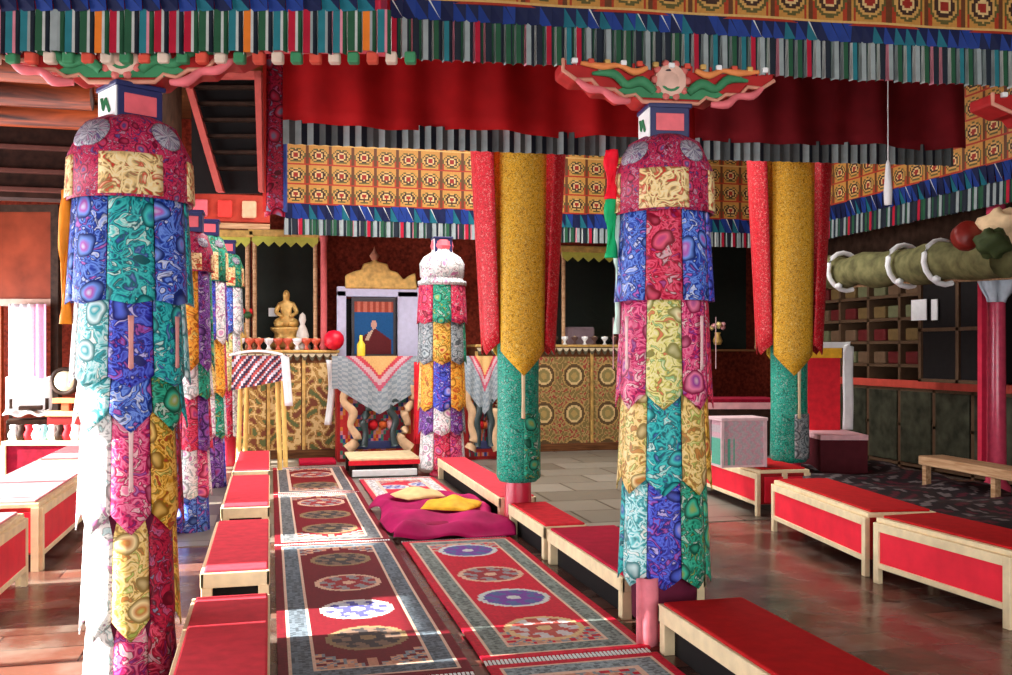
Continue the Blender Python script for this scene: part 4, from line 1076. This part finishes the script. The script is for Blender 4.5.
# dark cupboard window with white papers
t = thing('dark_cupboard', 'dark glazed cupboard with white papers behind its glass, right wall', 'cupboard', (7.6, 8.55, 0))
B(.0, .22, 0, 1.35, 1.15, 2.35).build('body', black, t)
for yy in (0, .66, 1.3): B(-.03, .02, yy, yy + .05, 1.12, 2.38).build('stile', flat('shelf_brown', (.09, .05, .028)), t)
for z_ in (1.12, 1.72, 2.34): B(-.03, .02, 0, 1.35, z_, z_ + .04).build('rail', flat('shelf_brown', (.09, .05, .028)), t)
for (pa, pb, q0, q1) in ((912, 927, 299, 320), (932, 938, 299, 320)):
    # papers on the plane x = 7.58
    def yX(px, X): 
        u = (px - CX) / F; return X * (CT - u * ST) / (ST + u * CT)
    ya, yb = yX(pb, 7.57), yX(pa, 7.57); dd = depth(7.57, ya)
    B(-.012, 0, ya - 8.55, yb - 8.55, zz(q1, dd), zz(q0, dd)).build('white_paper', white_cloth, t).location = (-.03, 0, 0)
# long rolled cloth hung along the wall
P0 = (6.6, 11.6); P1 = (6.6, 7.35)
def yXX(px, X):
    u = (px - CX) / F; return X * (CT - u * ST) / (ST + u * CT)
X0 = 6.6
ya, yb = yXX(822, X0), yXX(1010, X0)
za_, zb2 = zz(274, depth(X0, ya)), zz(256, depth(X0, yb))
t = thing('rolled_canopy', 'long olive cloth roll tied with white straps, hung along the right side', 'cloth roll', (0, 0, 0))
olive = flat('olive_cloth', (.15, .14, .06), .8, var=.4, scale=9)
npt = 18; pts = []
for i in range(npt):
    f_ = i / (npt - 1); pts.append((X0 + .02 * sin(i), ya + (yb - ya) * f_, za_ + (zb2 - za_) * f_ + .02 * sin(i * 1.7)))
MB().tube(pts, [.18 + .02 * sin(i * 1.3) + .02 * i / npt for i in range(npt)], 14).build('roll', olive, t, smooth=True)
for px in (845, 906, 943):
    yy = yXX(px, X0); f_ = (yy - ya) / (yb - ya); zc = za_ + (zb2 - za_) * f_
    MB().tube([(X0 + .225 * cos(a_), yy + .03 * sin(a_), zc + .225 * sin(a_)) for a_ in [k * pi / 8 for k in range(2, 14)]], .028, 8).build('white_strap', white_cloth, t, smooth=True)
    o = MB().lathe([(.001, -.04), (.04, -.02), (.045, .01), (.001, .04)], 10).build('strap_knot', white_cloth, t, smooth=True); o.location = (X0 - .12, yy - .05, zc - .17)
mb = MB().tube([(X0 + .1, ya, za_ - .16), (X0 + .1, yb, zb2 - .19)], .02, 8).build('pole', tan_w, t)
# end of roll: red drum and cream cloth, grey scarf tied on red pillar
x, y = at(967, 8.6)
o = MB().lathe([(.001, -.08), (.12, -.07), (.13, -.05), (.13, .05), (.12, .07), (.001, .08)], 18).build('hand_drum', flat('drum_dark_red', (.22, .015, .01), .4), smooth=True); o.location = (x, y, zz(236, 8.6)); o.rotation_euler = (pi / 2 - .2, 0, -.3); tag(o, 'dark red round drum hanging above the right end of the olive roll', 'drum')
for k, (px, py, c, lab) in enumerate([(1002, 228, flat('cream_bunting', (.78, .55, .32)), 'crumpled cream cloth bunched high at the right edge'), (993, 246, flat('green_cloth', (.045, .06, .022)), 'crumpled dark green cloth beside the cream one at the right edge')]):
    x, y = at(px, 8.5 - .2 * k)
    def bl(u, v):
        a_ = 2 * pi * u; b_ = pi * v; r_ = (.16 - .04 * k) * (1 + .25 * sin(a_ * 3 + k) * sin(b_ * 4))
        return (r_ * 1.3 * sin(b_) * cos(a_), r_ * sin(b_) * sin(a_), -r_ * cos(b_))
    o = MB().grid(20, 12, bl).build('bunched_cloth', c, smooth=True); o.location = (x, y, zz(py, 8.5)); tag(o, lab, 'cloth')
x, y = at(996, 9.3)
def gs(u, v):
    w = .10 + .16 * sin(pi * min(1, v * 1.05)) ** .8
    return ((u - .5) * w * 2 * .9 + .06 * (1 - v), .03 * sin(u * 14), zz(232, 9.3) + (zz(302, 9.3) - zz(232, 9.3)) * v)
o = MB().grid(14, 14, gs).build('grey_scarf', flat('blue_grey_silk', (.50, .55, .62), .6), solid=.02, smooth=True); o.location = (x, y, 0); o.rotation_euler = (0, 0, -TH); tag(o, 'pale blue grey scarf tied around the top of the slim red pillar', 'scarf')
o = MB().lathe([(.001, 0), (.026, .0), (.03, .1), (.016, .3), (.004, .33), (.004, 4.9 - zz(205, 6.9))], 10).build('white_tassel', white_cloth, smooth=True); x, y = at(888, 6.9); o.location = (x, y, zz(205, 6.9)); tag(o, 'small bright white tassel hanging below the dark maroon curtain', 'tassel')
for px, py in ((750, 287), (850, 329), (895, 325)):
    pass

# ================= hanging scarves beside near pillars =================
def hang(px, d, w, p0, p1, mat, lab, name='hanging_scarf'):
    x, y = at(px, d)
    o = MB().grid(4, 16, lambda u, v: ((u - .5) * w * (1 + .2 * sin(v * 7)), .012 * sin(u * 6 + v * 8), zz(p0, d) + (zz(p1, d) - zz(p0, d)) * v)).build(name, mat, solid=.012, smooth=True)
    o.location = (x, y, 0); o.rotation_euler = (0, 0, -TH); return tag(o, lab, 'scarf')
hang(65, 4.3, .036, 190, 324, orange_cloth, 'narrow orange silk strip hanging left of the near left pillar')
hang(611, 4.98, .055, 150, 199, flat('scarlet_silk', (.85, .01, .03), .6), 'short scarlet silk strip at upper left of the near right pillar')
hang(611, 5.0, .05, 194, 258, flat('emerald_silk', (.01, .40, .14), .6), 'green silk strip below the scarlet one, left of the near right pillar')
hang(617, 5.02, .018, 208, 334, flat('pale_aqua', (.60, .80, .70), .6), 'thin pale aqua ribbon hanging left of the near right pillar')
# pink foot cloth at base of near right pillar
x, y = at(647, 4.78)
o = MB().grid(6, 6, lambda u, v: ((u - .5) * .11, .015 * sin(u * 8), .34 * (1 - v) + .01)).build('foot_cloth', flat('pink_foot_cloth', (.78, .22, .27), .6), solid=.01, smooth=True); o.location = (x, y, 0); o.rotation_euler = (0, 0, -.2); tag(o, 'pink cloth hanging to the rug at the foot of the near right pillar', 'cloth')

# ================= left background =================
# timber partition with bright curtain
x, y = at(-10, 12.6)
d = 12.4
t = thing('timber_partition', 'reddish brown plank partition at the far left above the curtain', 'partition', at(14, d) + (0,), -TH, None, 'thing')
B(-.6, .50, 0, .06, zz(300, d), zz(205, d)).build('panel', flat('partition_brown', (.20, .035, .015), .5, var=.3, scale=3), t)
B(-.6, -.16, -.02, .05, .2, zz(300, d)).build('side_panel', flat('partition_rust', (.35, .06, .02), .5), t)
B(-.6, .56, -.03, .06, zz(306, d), zz(299, d)).build('lower_rail', flat('pale_rail', (.45, .28, .22)), t)
B(-.6, .56, -.03, .06, zz(212, d), zz(205, d)).build('upper_rail', dark, t)
B(.50, .60, -.05, .06, 0, zz(205, d)).build('post', dark, t)
o = MB().grid(30, 16, lambda u, v: ((u - .5) * .50, .03 * sin(u * 30), zz(304, 12.2) + (zz(392, 12.2) - zz(304, 12.2)) * v), None, 0, lambda u, v: (.80, .74, .78) if u < .62 else (.78, .40, .55)).build('white_curtain', PB, solid=.01, smooth=True); o.location = at(28, 12.2) + (0,); o.rotation_euler = (0, 0, -TH)
tag(o, 'sunlit white and pink curtain in the opening at far left', 'curtain')
# draped chair
x, y = at(28, 11.6)
t = thing('draped_chair', 'chair covered with white cloth below the pink curtain at far left', 'chair', (x, y, 0), -TH + .4)
for s in (-1, 1):
    for q in (-1, 1): B(s * .2 - .02, s * .2 + .02, q * .18 - .02, q * .18 + .02, 0, .9 if q > 0 else .62).build('leg', dark, t)
B(-.22, .22, -.2, .2, .60, .66).build('seat', dark, t, bev=.01)
MB().grid(16, 16, lambda u, v: ((u - .5) * .5, .2 - .02 * sin(u * 10) + (-.45 * (v - .5) * 2 if v > .5 else 0), 1.16 - (.42 * v * 2 if v < .5 else .42 + .05 * (v - .5)) + .02 * sin(u * 14))).build('white_cover', white_cloth, t, solid=.02, smooth=True)
B(-.1, .16, -.1, .1, .77, .82).build('dark_pad', dark, t, bev=.01)
# gong on stand
x, y = at(66, 11.4); d = 11.4
t = thing('gong_stand', 'round pale drum in dark ring on an orange stand at far left', 'drum', (x, y, 0), -TH)
z = lambda p: zz(p, d)
o = MB().lathe([(.001, -.03), (.115, -.03), (.125, 0), (.115, .03), (.001, .03)], 22).build('drum_skin', flat('drum_cream', (.72, .62, .42), .5), t, smooth=True); o.rotation_euler = (pi / 2, 0, 0); o.location = (0, -.03, z(381))
o = MB().lathe([(.13, -.04), (.17, -.03), (.17, .03), (.13, .04), (.125, 0), (.13, -.04)], 22, cap=False).build('dark_ring', dark, t, smooth=True); o.rotation_euler = (pi / 2, 0, 0); o.location = (0, -.02, z(381))
B(-.14, .16, -.06, .06, z(403), z(398)).build('upper_shelf', flat('shelf_orange', (.65, .25, .10)), t, bev=.005)
B(-.04, .05, -.04, .04, z(412), z(403)).build('stem', flat('stem_red', (.62, .10, .04)), t)
B(-.22, .24, -.08, .08, z(416), z(411)).build('lower_shelf', flat('shelf_tan', (.70, .38, .18)), t, bev=.005)
B(-.2, .22, -.06, .06, 0, z(416)).build('cabinet', flat('stand_dark_red', (.18, .01, .01)), t)
r_ = random.Random(3)
for i in range(9):
    px = 18 + i * 7
    x, y = at(px, 11.4 + .2 * (i % 2))
    c = [white_cloth, dark, redf, white_cloth, flat('teal_pot', (.2, .4, .4))][i % 5]
    o = MB().lathe([(.05, 0), (.07, .06), (.04, .12), (.05, .17), (.001, .18)], 10).build('offering_cup', c, smooth=True); o.location = (x, y, .47)
    o.location = (at(38, 10.7)[0] - .36 * CT + i * .088 * CT + .2 * ST, at(38, 10.7)[1] + .36 * ST - i * .088 * ST + .15 * CT, .47)
    tag(o, 'small offering cup on the dark red low table at far left', 'cup', 'offering cups on the far left table')

# ================= light =================
def area(name, loc, rot, sx_, sy_, power, c=(1, 1, 1)):  # area lamps set at the openings to add soft fill
    l = bpy.data.lights.new(name, 'AREA'); l.shape = 'RECTANGLE'; l.size = sx_; l.size_y = sy_; l.energy = power; l.color = c
    o = bpy.data.objects.new(name, l); col.objects.link(o); o.location = loc; o.rotation_euler = rot; return o
area('doorway_fill', (1.3, -2.55, 1.7), (radians(90), 0, 0), 7.4, 3.0, 200, (1, .97, .93))  # fill lamp added behind the viewer, at the unseen doorway
area('daylight_roof_light', (2.35, 10.1, 4.88), (0, 0, 0), 4.0, 3.7, 230, (1, .98, .95))
for (a, c, lo, hi) in bays:
    area('daylight_window', (WX - .02, (a + c) / 2, (lo + hi) / 2), (radians(90), 0, radians(-90)), c - a, hi - lo, 60 * (c - a), (.92, .96, 1))
sl = bpy.data.lights.new('sun', 'SUN'); sl.energy = 21; sl.angle = radians(.6); sl.color = (1, .95, .86)
so = bpy.data.objects.new('sun', sl); col.objects.link(so)
dv = Vector((cos(radians(22)), .0, -sin(radians(22))))
so.rotation_euler = dv.to_track_quat('-Z', 'Y').to_euler()
w = bpy.data.worlds.new('World'); bpy.context.scene.world = w; w.use_nodes = True
w.node_tree.nodes['Background'].inputs[0].default_value = (.85, .92, 1, 1); w.node_tree.nodes['Background'].inputs[1].default_value = 1.0

# ================= camera =================
cd = bpy.data.cameras.new('camera'); cam = bpy.data.objects.new('camera', cd); col.objects.link(cam)
cam.location = (0, 0, H); cam.rotation_euler = (radians(90), 0, -TH)
cd.sensor_width = 36; cd.lens = F * 36 / 1012; cd.shift_y = (HZ - 337.5) / 1012
cd.clip_start = .05
sc_ = bpy.context.scene; sc_.camera = cam
sc_.view_settings.view_transform = 'Standard'; sc_.view_settings.look = 'None'; sc_.view_settings.gamma = 1; sc_.view_settings.use_curve_mapping = False
sc_.view_settings.exposure = .7
